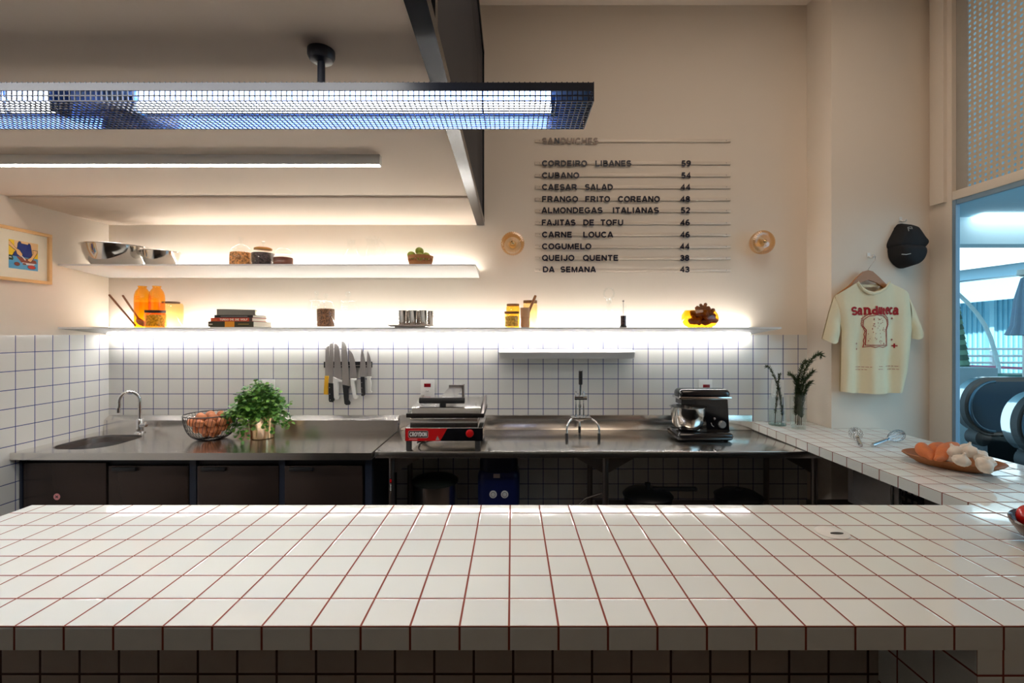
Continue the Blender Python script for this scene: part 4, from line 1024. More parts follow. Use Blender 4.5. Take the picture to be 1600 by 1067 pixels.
part('cable', MB().tube([(GX0 + .06, GY + .06, gz(690)), (GX0 + .05, GY + .09, TZ + .02), (GX0 + .045, GY + .17, TZ + .008), (GX0 + .12, GY + .30, TZ + .008), (GX0 + .16, 3.06, TZ + .03)], .005, 8), rubber, G)

# lever juicer
jc = Vector(((906 - CX) * 2.87 / F, 2.87, TZ)); J = thing('lever_juicer', 'steel lever juicer on three bent legs with a black grip', 'juicer', jc)
JY = 2.86
plz = zpx(652, JY)
part('plate', MB().box(gx(892.5, JY), gx(923, JY), JY - .05, JY + .05, plz - .006, plz + .006, bev=.004), mirror_steel, J)
part('sieve', MB().lathe([(.0, -.016), (.02, -.016), (.03, .0), (.0, .0)], (gx(906, JY), JY, plz - .004), 24), steel_dk, J)
for i, (fx, fy, fY) in enumerate(((885.5, 688, 2.79), (936, 688, 2.79), (905.5, 676, 2.995))):
    ft = Vector((gx(fx, fY), fY, TZ + .0005)); top = Vector(((jc.x + (ft.x - jc.x) * .45), JY + (fY - JY) * .35, plz))
    pts = [top]
    for q in range(1, 9):
        a = q / 8 * math.pi / 2; pts.append(Vector((top.x + (ft.x - top.x) * math.sin(a), top.y + (ft.y - top.y) * math.sin(a), plz - .06 + .06 * math.cos(a))))
    pts.append(ft + Vector((0, 0, .04)))
    l_ = part('leg', MB().tube(pts, .0058, 12), mirror_steel, J)
    part('foot', MB().cyl(ft, .0085, .042, 14), rubber, l_)
cz0, cz1 = plz + .005, zpx(611, JY)
for x in (899.8, 911.8): part('column', MB().cyl((gx(x, JY), JY, cz0), .0042, cz1 - cz0, 12).cyl((gx(x, JY), JY, zpx(618, JY)), .0075, .024, 14), chrome, J)
part('crosshead', MB().box(gx(897.5, JY), gx(917, JY), JY - .012, JY + .012, zpx(624.5, JY), zpx(619, JY), bev=.002), chrome, J)
part('plunger', MB().cyl((gx(905.8, JY), JY, plz + .012), .0055, zpx(612, JY) - plz - .012, 14).cyl((gx(905.8, JY), JY, plz + .06), .009, .02, 16), mirror_steel, J)
part('lever', MB().tube([(gx(905.8, JY), JY - .02, zpx(616, JY)), (gx(905.8, JY), JY - .035, zpx(596, JY))], .0075, 14), chrome, J)
part('grip', MB().tube([(gx(905.9, JY), JY - .034, zpx(599.5, JY)), (gx(905.5, JY), JY - .045, zpx(578, JY))], .0115, 16), rubber, J)

# stand mixer
MY = 2.86
def mx_(x): return gx(x, MY)
def mz_(y): return zpx(y, MY)
S = thing('stand_mixer', 'black stand mixer with a polished steel bowl', 'mixer', Vector((mx_(1095), MY, TZ)))
part('base', MB().box(mx_(1049), mx_(1134), MY - .115, MY + .10, TZ + .004, TZ + .052, bev=.022, seg=4), black_gloss, S)
part('column', MB().prism([(mx_(1100), MY - .05, TZ + .03), (mx_(1134), MY - .05, TZ + .03), (mx_(1131), MY - .05, mz_(622)), (mx_(1060), MY - .05, mz_(622)), (mx_(1060), MY - .05, mz_(630)), (mx_(1096), MY - .05, mz_(638))], (0, .10, 0)), black_gloss, S)
part('head', MB().box(mx_(1056.5), mx_(1136), MY - .06, MY + .06, mz_(623), mz_(606.5), bev=.030, seg=5), black_gloss, S)
part('trim_band', MB().box(mx_(1055.8), mx_(1136.5), MY - .061, MY + .061, mz_(622), mz_(618), bev=.004), mirror_steel, S)
bc_ = Vector((mx_(1072.5), MY - .02, TZ + .052)); bR = wpx(52, MY) / 2; bH = mz_(634) - TZ - .052
bw = part('mixing_bowl', MB().lathe([(0, 0), (.5 * bR, 0), (.72 * bR, .10 * bH), (.90 * bR, .34 * bH), (.97 * bR, .7 * bH), (.98 * bR, bH), (1.03 * bR, bH), (1.03 * bR, bH - .003), (.95 * bR, bH - .004), (.94 * bR, .7 * bH), (.86 * bR, .36 * bH), (.6 * bR, .1 * bH), (0, .06 * bH)], bc_, 56), mirror_steel, S)
part('splash_guard', MB().lathe([(.25 * bR, bH + .012), (.9 * bR, bH + .006), (1.06 * bR, bH + .001), (1.06 * bR, bH + .003), (.9 * bR, bH + .009), (.25 * bR, bH + .015)], bc_, 48), clear, S)
part('beater_shaft', MB().cyl((bc_.x - .01, bc_.y, bc_.z + bH * .5), .009, mz_(623) - bc_.z - bH * .5, 14), steel_dk, S)
dc_ = Vector((mx_(1122), MY - .0505, mz_(660.5)))
part('dial', MB().lathe([(0, 0), (.023, 0), (.022, .010), (.018, .014), (0, .014)], n=32, mtx=Matrix.Translation(dc_ + Vector((0, 0, 0))) @ Matrix.Rotation(R(90), 4, 'X')), mat('silver_dial', (0.55, 0.56, 0.57), 0.3, 0.9), S)
part('release_knob', MB().lathe([(0, 0), (.009, 0), (.007, .008), (0, .009)], n=20, mtx=Matrix.Translation((mx_(1110), MY - .05, mz_(651.5))) @ Matrix.Rotation(R(90), 4, 'X')), chrome, S)
part('speed_marks', MB().tube([(mx_(1105.5), MY - .0505, mz_(658)), (mx_(1107), MY - .0505, mz_(662)), (mx_(1110), MY - .0505, mz_(664))], .0012, 6), white_metal, S)
part('cable', MB().tube([(mx_(1131), MY, TZ + .035), (mx_(1137), MY - .02, TZ + .05), (mx_(1138.5), MY - .02, TZ + .02), (mx_(1134), MY + .06, TZ + .006), (mx_(1120), MY + .2, TZ + .006), (mx_(1104), YB - .02, 1.0)], .005, 8), rubber, S)
for dx in (-.12, .13): part('foot', MB().cyl((mx_(1093) + dx, MY - .07, TZ + .0003), .012, .006, 12), rubber, S)

# ---------------------------------------------------------------- below the worktop
BYn = 2.86
bn = thing('swing_bin', 'steel bin with a dark domed lid beneath the table', 'bin', Vector((gx(680, BYn), BYn, 0)))
rb = wpx(70, BYn) / 2
part('body', MB().lathe([(0, .0), (.92 * rb, .0), (.95 * rb, .01), (rb, .602), (0, .602)], (gx(680, BYn), BYn, 0), 40), steel, bn)
part('lid', MB().lathe([(1.02 * rb, .600), (1.02 * rb, .612), (.9 * rb, .624), (.5 * rb, .636), (0, .640)], (gx(680, BYn), BYn, 0), 40), mat('dark_green_lid', (28, 32, 28), 0.5), bn)
wp = thing('blue_canister', 'dark blue rounded canister with two white dials under the table', 'canister', Vector((gx(779.5, BYn), BYn, 0)))
blu = mat('dark_blue_plastic', (20, 30, 82), 0.35, var=0.1)
x0_, x1_ = gx(748, BYn), gx(811.5, BYn)
part('body', MB().box(x0_, x1_, BYn - .11, BYn + .11, 0, .70, bev=.045, seg=4), blu, wp)
part('top', MB().box(x0_ + .010, x1_ - .010, BYn - .10, BYn + .10, .60, .80, bev=.06, seg=5), mat('darker_blue', (12, 18, 48), 0.4), wp)
for x in (770.5, 788.5): 
    c = Vector((gx(x, 2.75), 2.75, zpx(772, 2.75)))
    d_ = part('dial', MB().lathe([(0, 0), (.022, 0), (.022, .006), (.018, .008), (0, .008)], n=28, mtx=Matrix.Translation(c) @ Matrix.Rotation(R(90), 4, 'X')), white_metal, wp, 'round white dial')
    part('dial_ring', MB().tube([c + Vector((.013 * math.cos(a), -.0082, .013 * math.sin(a))) for a in [2 * math.pi * i / 20 for i in range(20)]], .0016, 5, closed=True), mat('dial_grey', (120, 116, 114), 0.5), d_)
lp = Vector((gx(776, 2.75), 2.7495, zpx(743.5, 2.75)))
part('label_plate', MB().box(lp.x - .019, lp.x + .019, 2.7485, 2.7515, lp.z - .012, lp.z + .012), mat('pale_label', (176, 160, 160), 0.5), wp, 'small pale label')
cy_ = 2.78
cp = Vector((gx(1012, cy_), cy_, .4205)); pk = thing('pressure_cooker', 'dark pressure cooker with a long handle under the steel table', 'cooker', cp)
rk = wpx(72, cy_) / 2
dk = mat('dark_aluminium', (0.05, 0.05, 0.052), 0.35, 0.8)
part('body', MB().lathe([(0, 0), (.95 * rk, 0), (rk, .01), (rk, .12), (0, .12)], cp, 48), dk, pk)
part('lid', MB().lathe([(1.05 * rk, .12), (1.07 * rk, .128), (.95 * rk, .145), (.4 * rk, .160), (0, .164)], cp, 48), dk, pk)
part('valve', MB().cyl(cp + Vector((.0, 0, .16)), .012, .032, 16).cyl(cp + Vector((.0, 0, .185)), .017, .012, 16), rubber, pk)
part('handle', MB().box(cp.x + rk * .2, cp.x + rk + .155, cy_ - .016, cy_ + .016, cp.z + .150, cp.z + .172, bev=.007), rubber, pk)
cp2 = Vector((gx(1154, cy_), cy_, .4205)); sp_ = thing('black_pot', 'small black pot at the right under the steel table', 'pot', cp2)
part('body', MB().lathe([(0, 0), (.11, 0), (.13, .02), (.135, .12), (.138, .122), (.12, .122), (.11, .01), (0, .01)], cp2, 40), black, sp_)
part('lid', MB().lathe([(.136, .123), (.10, .145), (.02, .155), (.018, .165), (0, .166)], cp2, 40), black, sp_)
solo('drain_hose', MB().tube([(gx(900, 2.9), 2.9, .30), (gx(903, 2.9), 2.9, zpx(790, 2.9)), (gx(915, 2.9), 2.9, zpx(779, 2.9)), (gx(932, 2.9), 2.88, zpx(771, 2.9)), (gx(942, 2.9), 2.86, zpx(766, 2.9)), (gx(946, 2.9), 2.86, .40), (gx(944, 2.9), 2.86, .012), (gx(915, 2.9), 2.86, .012)], .008, 10), steel_dk, 'thin grey hose bending beside the middle table leg', 'hose')
# microwave under the window counter
MX_ = 1.90
mw_ = thing('microwave', 'grey microwave oven standing under the window counter', 'microwave', Vector((2.07, 2.40, .548)))
part('body', MB().box(MX_ + .012, 2.245, 2.165, 2.645, .552, .862, bev=.006), mat('grey_enamel', (150, 144, 140), 0.35, .3), mw_)
dr = part('door', MB().box(MX_, MX_ + .0125, 2.30, 2.645, .556, .858, bev=.004), mat('silver_door', (206, 200, 196), 0.3, .4), mw_)
part('glass_panel', MB().box(MX_ - .001, MX_ + .004, 2.345, 2.60, .60, .82), mat('grey_glass', (130, 126, 124), 0.25), dr)
part('handle', MB().tube([(MX_ - .018, 2.312, .60), (MX_ - .018, 2.312, .82)], .008, 12), chrome, dr)
cpn = part('control_panel', MB().box(MX_, MX_ + .0125, 2.165, 2.295, .556, .858, bev=.003), black_gloss, mw_)
for i in range(4):
    for j in range(3): part('button', MB().box(MX_ - .002, MX_ + .002, 2.19 + .034 * j, 2.208 + .034 * j, .62 + .04 * i, .636 + .04 * i), steel_dk, cpn)
for ly in (2.19, 2.62): part('foot', MB().cyl((2.07, ly, .5482), .012, .004, 10), rubber, mw_)
solo('steel_shelf', MB().box(1.70, 2.248, 1.345, 2.70, .528, .548).box(1.70, 1.72, 1.345, 1.365, 0, .528).box(1.70, 1.72, 2.68, 2.70, 0, .528).box(2.22, 2.24, 1.345, 1.365, 0, .528).box(2.22, 2.24, 2.68, 2.70, 0, .528), steel_dk, 'low steel shelf carrying the microwave', 'shelf')
# ---------------------------------------------------------------- shirt, cap, hooks on the pillar
TYc = 2.835
def hook(x, y0, y1, label):
    a, b = PX(x, y0, YP), PX(x, y1, YP)
    t = thing('wall_hook', label, 'hook', Vector((a.x, YP, b.z)), 'small white wall hooks')
    part('plate', MB().box(a.x - .010, a.x + .010, YP - .004, YP - .0003, a.z - .030, a.z, bev=.0015), white_pl, t)
    part('peg', MB().tube([(a.x, YP - .003, a.z - .022), (a.x, YP - .020, a.z - .034), (a.x, YP - .040, a.z - .036), (a.x, YP - .046, a.z - .026)], .004, 10), white_pl, t)
    return Vector((a.x, YP - .038, a.z - .030))
h1 = hook(1356.5, 395, 411, 'white hook holding the wooden hanger')
h2 = hook(1406.5, 339, 352, 'white hook holding the black cap')
hg = thing('clothes_hanger', 'wooden hanger with a wire hook inside the shirt', 'hanger', PX(1357, 441, TYc))
hz = PX(1357, 424, TYc)
part('hook', MB().tube([h1 + Vector((-.012, 0, -.004)), h1 + Vector((-.008, 0, .010)), h1 + Vector((.004, .0, .012)), h1 + Vector((.014, .0, .0)), h1 + Vector((.012, .0, -.018)), Vector((hz.x, h1.y, hz.z + .012)), Vector((hz.x, TYc, hz.z - .01))], .0018, 8), chrome, hg)
hp = [(1357, 422), (1350, 424), (1340, 433), (1328, 446), (1310, 459), (1311, 463), (1330, 452), (1344, 441.5), (1357, 437), (1370, 441.5), (1384, 451.5), (1410, 462), (1411, 458), (1386, 445), (1374, 433), (1364, 424)]
part('bar', MB().pxprism(hp, TYc - .006, .013), mat('hanger_wood', (172, 112, 58), 0.4, var=0.12, scale=25, stretch=(1, 1, 6)), hg)
sh = thing('t_shirt', 'cream t-shirt with red print hanging on a wooden hanger', 'shirt', PX(1357, 612, TYc))
cloth = mat('cream_cotton', (238, 222, 186), 0.9, var=0.03, scale=60, bump=0.15, bscale=900)
def cr(pts, t):                                    # polyline point by parameter
    n = len(pts) - 1; s = min(max(t, 0), 1) * n; i = min(int(s), n - 1); f = s - i
    return (pts[i][0] * (1 - f) + pts[i + 1][0] * f, pts[i][1] * (1 - f) + pts[i + 1][1] * f)
Tp = [(1303, 462), (1311, 456), (1319, 451), (1327, 446), (1335, 441), (1341, 452), (1349, 457), (1357, 458.5), (1366, 457), (1375, 451), (1381.5, 441), (1391, 445), (1401, 450), (1410, 455), (1418, 461)]
Bp = [(1311, 611), (1330, 613.5), (1360, 614), (1385, 614), (1407, 612.5)]
Lp = [(1303, 462), (1308, 490), (1313, 516), (1312, 560), (1311, 611)]
Rp = [(1418, 461), (1421, 490), (1422, 517), (1415, 580), (1407, 612.5)]
def fold(x, z):                                    # cloth relief in metres over wall coordinates
    u = (x - PX(1357, 0, TYc).x) / .25
    dn = min(1, max(0, (PX(0, 470, TYc).z - z) / .35))
    return (.022 * math.sin(u * 8.2 + .6 + .35 * dn) * (.25 + .75 * dn) + .006 * math.sin(u * 17 + 1.5 + dn * 1.4) * (.2 + .8 * dn) + .004 * math.sin(z * 22 + u * 3) * .5)
def body(front):
    def fn(u, v):
        tx, ty = cr(Tp, u); bx, by = cr(Bp, u); lx, ly = cr(Lp, v); rx, ry = cr(Rp, v)
        x = (1 - v) * tx + v * bx + (1 - u) * lx + u * rx - ((1 - u) * (1 - v) * 1303 + u * (1 - v) * 1418 + (1 - u) * v * 1311 + u * v * 1407)
        y = (1 - v) * ty + v * by + (1 - u) * ly + u * ry - ((1 - u) * (1 - v) * 462 + u * (1 - v) * 461 + (1 - u) * v * 611 + u * v * 612.5)
        p_ = PX(x, y, TYc); e = 4 * u * (1 - u)
        th = .012 + .024 * e ** .5
        p_.y = TYc - (th + fold(p_.x, p_.z) * min(1, e * 3)) if front else TYc + .012 * e ** .5
        return p_
    return fn
bm_ = MB().grid(body(True), 56, 56).grid(body(False), 28, 28)
part('body', bm_, cloth, sh, recalc=False, ang=80)
def sleeve(A, B, C, D, s):                         # A shoulder, B outer cuff, C inner cuff, D armpit
    mb = MB()
    for front in (1, -1):
        def fn(u, v):
            a = (A[0] * (1 - v) + B[0] * v, A[1] * (1 - v) + B[1] * v - 3 * math.sin(v * math.pi)); d = (D[0] * (1 - v) + C[0] * v, D[1] * (1 - v) + C[1] * v)
            x, y = a[0] * (1 - u) + d[0] * u, a[1] * (1 - u) + d[1] * u
            if v > .999: y += 5 * math.sin(u * math.pi) * (1 if front == 1 else .2)
            p_ = PX(x, y, TYc); p_.y = TYc - front * (.004 + (.016 + .012 * v) * math.sin(u * math.pi) + .003 * math.sin(v * 9 + u * 4) * math.sin(u * math.pi)); return p_
        mb.grid(fn, 18, 18)
    return mb
part('sleeve', sleeve((1303, 462), (1284.5, 529), (1309, 534), (1313.5, 514), 1), cloth, sh, recalc=False, ang=80)
part('sleeve', sleeve((1418, 461), (1442.5, 520), (1424, 529), (1421.5, 514), 1), cloth, sh, recalc=False, ang=80)
col_pts = [(1333.5, 441), (1340, 451), (1348, 456.5), (1357, 458.5), (1366.5, 456.5), (1376, 450.5), (1383, 441)]
def colf(u, v):
    x, y = cr(col_pts, u); y -= 0; p_ = PX(x, y + 5.0 * (v - .35), TYc); p_.y = TYc - .039 - .004 * math.sin(u * math.pi) - .003 * math.sin(v * math.pi); return p_
part('collar', MB().grid(colf, 36, 6).grid(lambda u, v: (PX(cr(col_pts, u)[0], 440.5 + 4 * math.sin(u * math.pi) + v * 4, TYc) + Vector((0, .010, 0))), 20, 2), cloth, sh, recalc=False, ang=80)
ink_r = mat('red_print', (168, 24, 26), 0.8, var=0.05)
def onshirt(q, lift=.0012):
    z = q.z; x = q.x
    u = min(1, max(0, (x - PX(1310, 0, TYc).x) / (PX(1420, 0, TYc).x - PX(1310, 0, TYc).x))); e = 4 * u * (1 - u)
    return Vector((x, TYc - (.012 + .024 * e ** .5 + fold(x, z) * min(1, e * 3)) - .0022 + (q.y - TYc) * 1.0, z))
def shp(u, v): return (1290 + u / 5.62, 430 + v / 5.62)
def bar_(mb, pts, w):                              # inked line through zoomed coordinates
    P_ = [PX(*shp(*p_), TYc) for p_ in pts]
    dense = []
    for a, b in zip(P_, P_[1:]):
        n = max(1, int((b - a).length / .006))
        dense += [a.lerp(b, i / n) for i in range(n)]
    dense.append(P_[-1])
    strokes(mb, [[(p_.x, p_.z) for p_ in dense]], (0, 0), 1, 1, w, TYc, .0005, onshirt)
pr_ = MB()
xl_, zb_ = PX(*shp(193, 352), TYc).x, PX(*shp(0, 349), TYc).z
k_ = (PX(*shp(606, 0), TYc).x - xl_)
for ch, a, b, base, top in (('S', 193, 248, 352, 281), ('a', 250, 300, 350, 262), ('n', 302, 362, 347, 252), ('d', 362, 416, 346, 276), ('u', 416, 452, 346, 250), ('t', 452, 482, 346, 282), ('e', 486, 520, 346, 250), ('c', 524, 558, 347, 252), ('a', 562, 608, 349, 258)):
    p0_, p1_ = PX(*shp(a, base), TYc), PX(*shp(b, top), TYc)
    w, st_ = GL[ch]; hh = p1_.z - p0_.z
    strokes(pr_, st_, (p0_.x, p0_.z), (p1_.x - p0_.x) / w, hh,   .0115, TYc, .0005, onshirt)
part('lettering', pr_, ink_r, sh, 'red printed lettering across the chest')
# plain slice-of-bread emblem with a frilled border and crumbs
em = MB()
slice_ = [(318, 612), (322, 480), (300, 440), (306, 392), (340, 362), (400, 350), (460, 358), (496, 392), (504, 436), (482, 480), (486, 612), (318, 612)]
bar_(em, slice_, .0034)
rim = []
for i in range(61):
    t = i / 60; n = len(slice_) - 1; s = t * n; k = min(int(s), n - 1); f = s - k
    x = slice_[k][0] * (1 - f) + slice_[k + 1][0] * f; y = slice_[k][1] * (1 - f) + slice_[k + 1][1] * f
    dx, dy = x - 402, y - 490; q = 1.12 + .035 * (-1) ** i; rim.append((402 + dx * q, 490 + dy * q))
bar_(em, rim, .0030)
part('print', em, ink_r, sh, 'red printed bread slice emblem')
rr_ = random.Random(3); em = MB()
for i in range(42):
    x, y = rr_.uniform(330, 474), rr_.uniform(372, 600)
    bar_(em, [(x, y), (x + rr_.uniform(-7, 7), y + rr_.uniform(5, 10))], .0026)
part('crumb_print', em, ink_r, sh)
for x, y, s_ in ((557, 380, 9), (578, 618, 18), (560, 565, 8), (252, 600, 7), (258, 647, 7)):
    em = MB(); bar_(em, [(x - s_, y), (x + s_, y)], .0032 * s_ / 9); bar_(em, [(x, y - s_ * 1.1), (x, y + s_ * 1.1)], .0032 * s_ / 9); part('sparkle', em, ink_r, sh)
em = MB()
for x0_, x1_, y in ((242, 354, 802), (242, 328, 826), (410, 448, 796), (402, 448, 820), (490, 606, 796), (530, 604, 822)):
    x = x0_
    while x < x1_:
        w_ = rr_.uniform(8, 20); bar_(em, [(x, y), (min(x1_, x + w_), y)], .0022); x += w_ + 5
part('small_print', em, ink_r, sh, 'tiny red lines of print', kind='stuff')
# cap
cp_ = thing('baseball_cap', 'black baseball cap hanging by its strap on a white hook', 'cap', PX(1412, 419, YP - .002))
capm = mat('black_cotton', (0.010, 0.010, 0.012), 0.85, var=0.2, scale=80, bump=0.2, bscale=600)
CYp = YP - .003
part('crown', MB().pillow([(1404, 350), (1412, 349.5), (1424, 353), (1429, 357), (1438, 370), (1444.5, 380.5), (1434, 393), (1424, 399), (1400, 397), (1387, 389), (1386, 380), (1392, 367), (1399, 354)], .085, CYp, p=2.4, cen=(1412, 380)), capm, cp_)
part('visor', MB().pillow([(1387, 388), (1387.5, 399), (1391, 408), (1398, 415.5), (1406, 419.5), (1416, 418), (1425, 412.5), (1431, 404), (1433.5, 393), (1428, 386), (1410, 384), (1392, 384)], .106, CYp, p=3.5, cen=(1411, 401)), capm, cp_)
part('strap', MB().tube([PX(1397, 357, CYp - .012), PX(1403, 350.5, CYp - .020), PX(1411, 350, CYp - .022), PX(1420, 353, CYp - .016)], .0035, 8, flat=.5), capm, cp_)
wt_ = mat('white_thread', (200, 196, 190), 0.8)
lb = MB()
for a, b in (((1418.5, 355), (1424.5, 354.3)), ((1424.5, 354.3), (1425.8, 360)), ((1425.8, 360), (1420, 361)), ((1420, 361), (1418.5, 355)), ((1420.5, 357), (1424, 357.4))):
    lb.tube([PX(*a, CYp - .074), PX(*b, CYp - .072)], .0016, 6)
part('side_label', lb, wt_, cp_, 'small white outlined label')
part('stitched_line', MB().tube([PX(1409, 397.2, CYp - .1075), PX(1416, 397.6, CYp - .1075), PX(1423, 396.2, CYp - .104)], .0022, 6), wt_, cp_, 'thin white stitched line')

# framed print on the left wall
fx_ = XL
pf = thing('framed_print', 'pale wood framed illustration of a cook in a blue apron', 'picture', (fx_, 2.559, 1.789))
Y0, Y1, Z0, Z1, bw_ = 2.410, 2.711, 1.789, 2.078, .017
frm = mat('pale_oak', (226, 182, 126), 0.5, var=0.1, scale=14, stretch=(1, 1, 1))
fb_ = MB().box(fx_, fx_ + .022, Y0, Y1, Z1 - bw_, Z1, bev=.001).box(fx_, fx_ + .022, Y0, Y1, Z0, Z0 + bw_, bev=.001).box(fx_, fx_ + .022, Y0, Y0 + bw_, Z0 + bw_, Z1 - bw_, bev=.001).box(fx_, fx_ + .022, Y1 - bw_, Y1, Z0 + bw_, Z1 - bw_, bev=.001)
part('frame', fb_, frm, pf)
part('mount', MB().box(fx_ + .0005, fx_ + .008, Y0 + .015, Y1 - .015, Z0 + .015, Z1 - .015), mat('cream_mount', (240, 234, 214), 0.8), pf)
iy0, iy1, iz0, iz1 = 2.488, 2.642, 1.857, 2.011
ill = MB()
cols_ = [mat('print_' + n_, c_, 0.7, var=0.02) for n_, c_ in (('yellow', (246, 206, 20)), ('skin', (240, 190, 130)), ('apron', (14, 46, 130)), ('table', (84, 168, 214)), ('board', (140, 66, 46)), ('line', (40, 28, 30)), ('red', (206, 52, 36)), ('white', (230, 226, 220)), ('green', (56, 78, 56)), ('shirt', (238, 200, 150)))]
def ip(layer, ci, pts):
    ill.mi = ci; X_ = fx_ + .0082 + layer * .00012
    ill.prism([(X_, iy0 + (u - 97) / 410 * (iy1 - iy0), iz1 - (v - 335) / 402 * (iz1 - iz0)) for u, v in pts], (.0001, 0, 0))
ip(0, 0, [(97, 335), (507, 335), (507, 737), (97, 737)])
ip(1, 3, [(97, 560), (507, 560), (507, 737), (97, 737)])
ip(2, 9, [(170, 335), (500, 335), (505, 470), (420, 560), (180, 560)])
ip(3, 5, [(216, 372), (236, 340), (262, 345), (268, 366), (360, 372), (366, 350), (390, 352), (402, 376), (418, 470), (428, 560), (140, 560), (170, 500), (206, 470)])
ip(4, 2, [(221, 376), (240, 346), (258, 349), (264, 370), (362, 376), (368, 356), (386, 357), (397, 380), (412, 474), (420, 556), (150, 556), (176, 504), (212, 470)])
ip(5, 5, [(97, 352), (110, 355), (190, 440), (245, 462), (290, 520), (270, 570), (205, 530), (190, 485), (97, 420)])
ip(6, 1, [(97, 358), (112, 362), (188, 446), (242, 468), (282, 522), (266, 562), (210, 524), (196, 478), (97, 412)])
ip(5, 5, [(424, 436), (500, 436), (496, 480), (420, 600), (400, 625), (350, 605), (352, 578), (400, 545), (430, 490)])
ip(6, 1, [(430, 442), (494, 442), (488, 480), (416, 594), (398, 616), (358, 600), (360, 582), (404, 552), (436, 492)])
ip(4, 4, [(200, 560), (470, 585), (490, 630), (268, 640)])
ip(7, 7, [(268, 532), (330, 590), (325, 606), (318, 604), (264, 545)])
ip(5, 7, [(278, 636), (470, 636), (440, 660), (300, 664)])
for cx_, cy_, rx, ry, ci in ((208, 668, 36, 24, 4), (412, 690, 54, 26, 6), (310, 655, 24, 12, 4)):
    ip(6, 5, [(cx_ + rx * 1.12 * math.cos(a), cy_ + ry * 1.15 * math.sin(a)) for a in [2 * math.pi * i / 16 for i in range(16)]])
    ip(7, ci, [(cx_ + rx * math.cos(a), cy_ + ry * math.sin(a)) for a in [2 * math.pi * i / 16 for i in range(16)]])
ip(5, 8, [(97, 550), (140, 552), (150, 570), (160, 600), (150, 622), (97, 620)])
ip(6, 7, [(100, 576), (136, 578), (134, 590), (100, 588)])
part('illustration', ill, cols_, pf, recalc=False)
part('cover_glass', MB().box(fx_ + .013, fx_ + .0145, Y0 + .012, Y1 - .012, Z0 + .012, Z1 - .012), glass('frame_glass', (.99, .99, .99), .04), pf)

# ---------------------------------------------------------------- on the tiled counter
CT = .9203
water = glass('vase_water', (0.93, 0.96, 0.94), .05)
rose = mat('rosemary', (58, 74, 44), 0.6, var=0.3, scale=60); rstem = mat('rosemary_stem', (70, 54, 36), 0.7)
def sprig(st, lf, pts, r2, dens=220, s=.017):
    P_ = [Vector(p_) for p_ in pts]; cur = []
    for i in range(41):
        t = i / 40 * (len(P_) - 1); k = min(int(t), len(P_) - 2); f = t - k
        a0, a1, a2, a3 = P_[max(k - 1, 0)], P_[k], P_[k + 1], P_[min(k + 2, len(P_) - 1)]
        cur.append(.5 * ((2 * a1) + (-a0 + a2) * f + (2 * a0 - 5 * a1 + 4 * a2 - a3) * f * f + (-a0 + 3 * a1 - 3 * a2 + a3) * f ** 3))
    L_ = [0.0]
    for a_, b_ in zip(cur, cur[1:]): L_.append(L_[-1] + (b_ - a_).length)
    new = []
    for i in range(41):
        q = L_[-1] * i / 40; k = max(0, min(39, next((j for j in range(40) if L_[j + 1] >= q), 39))); f = (q - L_[k]) / max(1e-6, L_[k + 1] - L_[k]); new.append(cur[k].lerp(cur[k + 1], f))
    cur = new
    st.tube(cur, [.0022 - .0015 * i / 40 for i in range(41)], 6)
    for q in range(dens):
        i = int(6 + 33 * r2.random()); p_ = cur[i]; d = (cur[min(i + 1, 40)] - cur[i - 1]).normalized()
        a = r2.uniform(0, 2 * math.pi); o1 = d.orthogonal().normalized(); o2 = d.cross(o1)
        v = (d * .75 + (o1 * math.cos(a) + o2 * math.sin(a)) * .8).normalized() * s * r2.uniform(.6, 1.2)
        w = v.cross(d); w = (w.normalized() if w.length > 1e-6 else o1) * .0017
        lf.face([p_ - w, p_ + v * .5 - w * 1.5, p_ + v, p_ + v * .5 + w * 1.5, p_ + w])
r2 = random.Random(5)
v1 = Vector((gx(1214.5, 2.99), 2.99, CT)); V1 = thing('glass_bottle_vase', 'clear narrow necked bottle holding two rosemary sprigs', 'vase', v1)
part('glass_body', MB().lathe([(0, 0), (.046, 0), (.052, .006), (.052, .155), (.047, .185), (.028, .205), (.020, .215), (.020, .268), (.023, .270), (.023, .278)], v1, 40), clear, V1)
part('water', MB().lathe([(0, .008), (.049, .008), (.050, .095), (0, .095)], v1, 32), water, V1)
part('thick_base', MB().lathe([(0, .001), (.050, .001), (.051, .010), (0, .012)], v1, 32), glass('green_base', (.62, .70, .66), .1), V1)
def pz(x, y, Y): return PX(x, y, Y)
for nm, lb_, ps_ in (('a', 'rosemary sprig bending left out of the narrow bottle', [(1211, 661, 2.99), (1212, 640, 2.99), (1215, 605, 2.99), (1209, 588, 2.98), (1202, 574, 2.98), (1194, 573, 2.98)]), ('b', 'short rosemary sprig upright in the narrow bottle', [(1221, 661, 3.0), (1222, 645, 3.0), (1218, 612, 2.99), (1216, 596, 2.99), (1219, 582, 3.0)])):
    t = thing('rosemary_sprig', lb_, 'herb', pz(*ps_[0])); st_, lf_ = MB(), MB()
    sprig(st_, lf_, [pz(*q) for q in ps_], r2, 380, .021); part('stem', st_, rstem, t); part('needles', lf_, rose, t, recalc=False, ang=180)
v2 = Vector((gx(1247, 2.87), 2.87, CT)); V2 = thing('glass_vase', 'clear straight glass vase crowded with rosemary', 'vase', v2)
part('glass_body', MB().lathe([(0, 0), (.040, 0), (.043, .004), (.045, .21), (.047, .215)], v2, 40), glass('ribbed_clear', (.96, .97, .96), .12, ribs=80), V2)
part('water', MB().lathe([(0, .006), (.041, .006), (.042, .13), (0, .13)], v2, 32), water, V2)
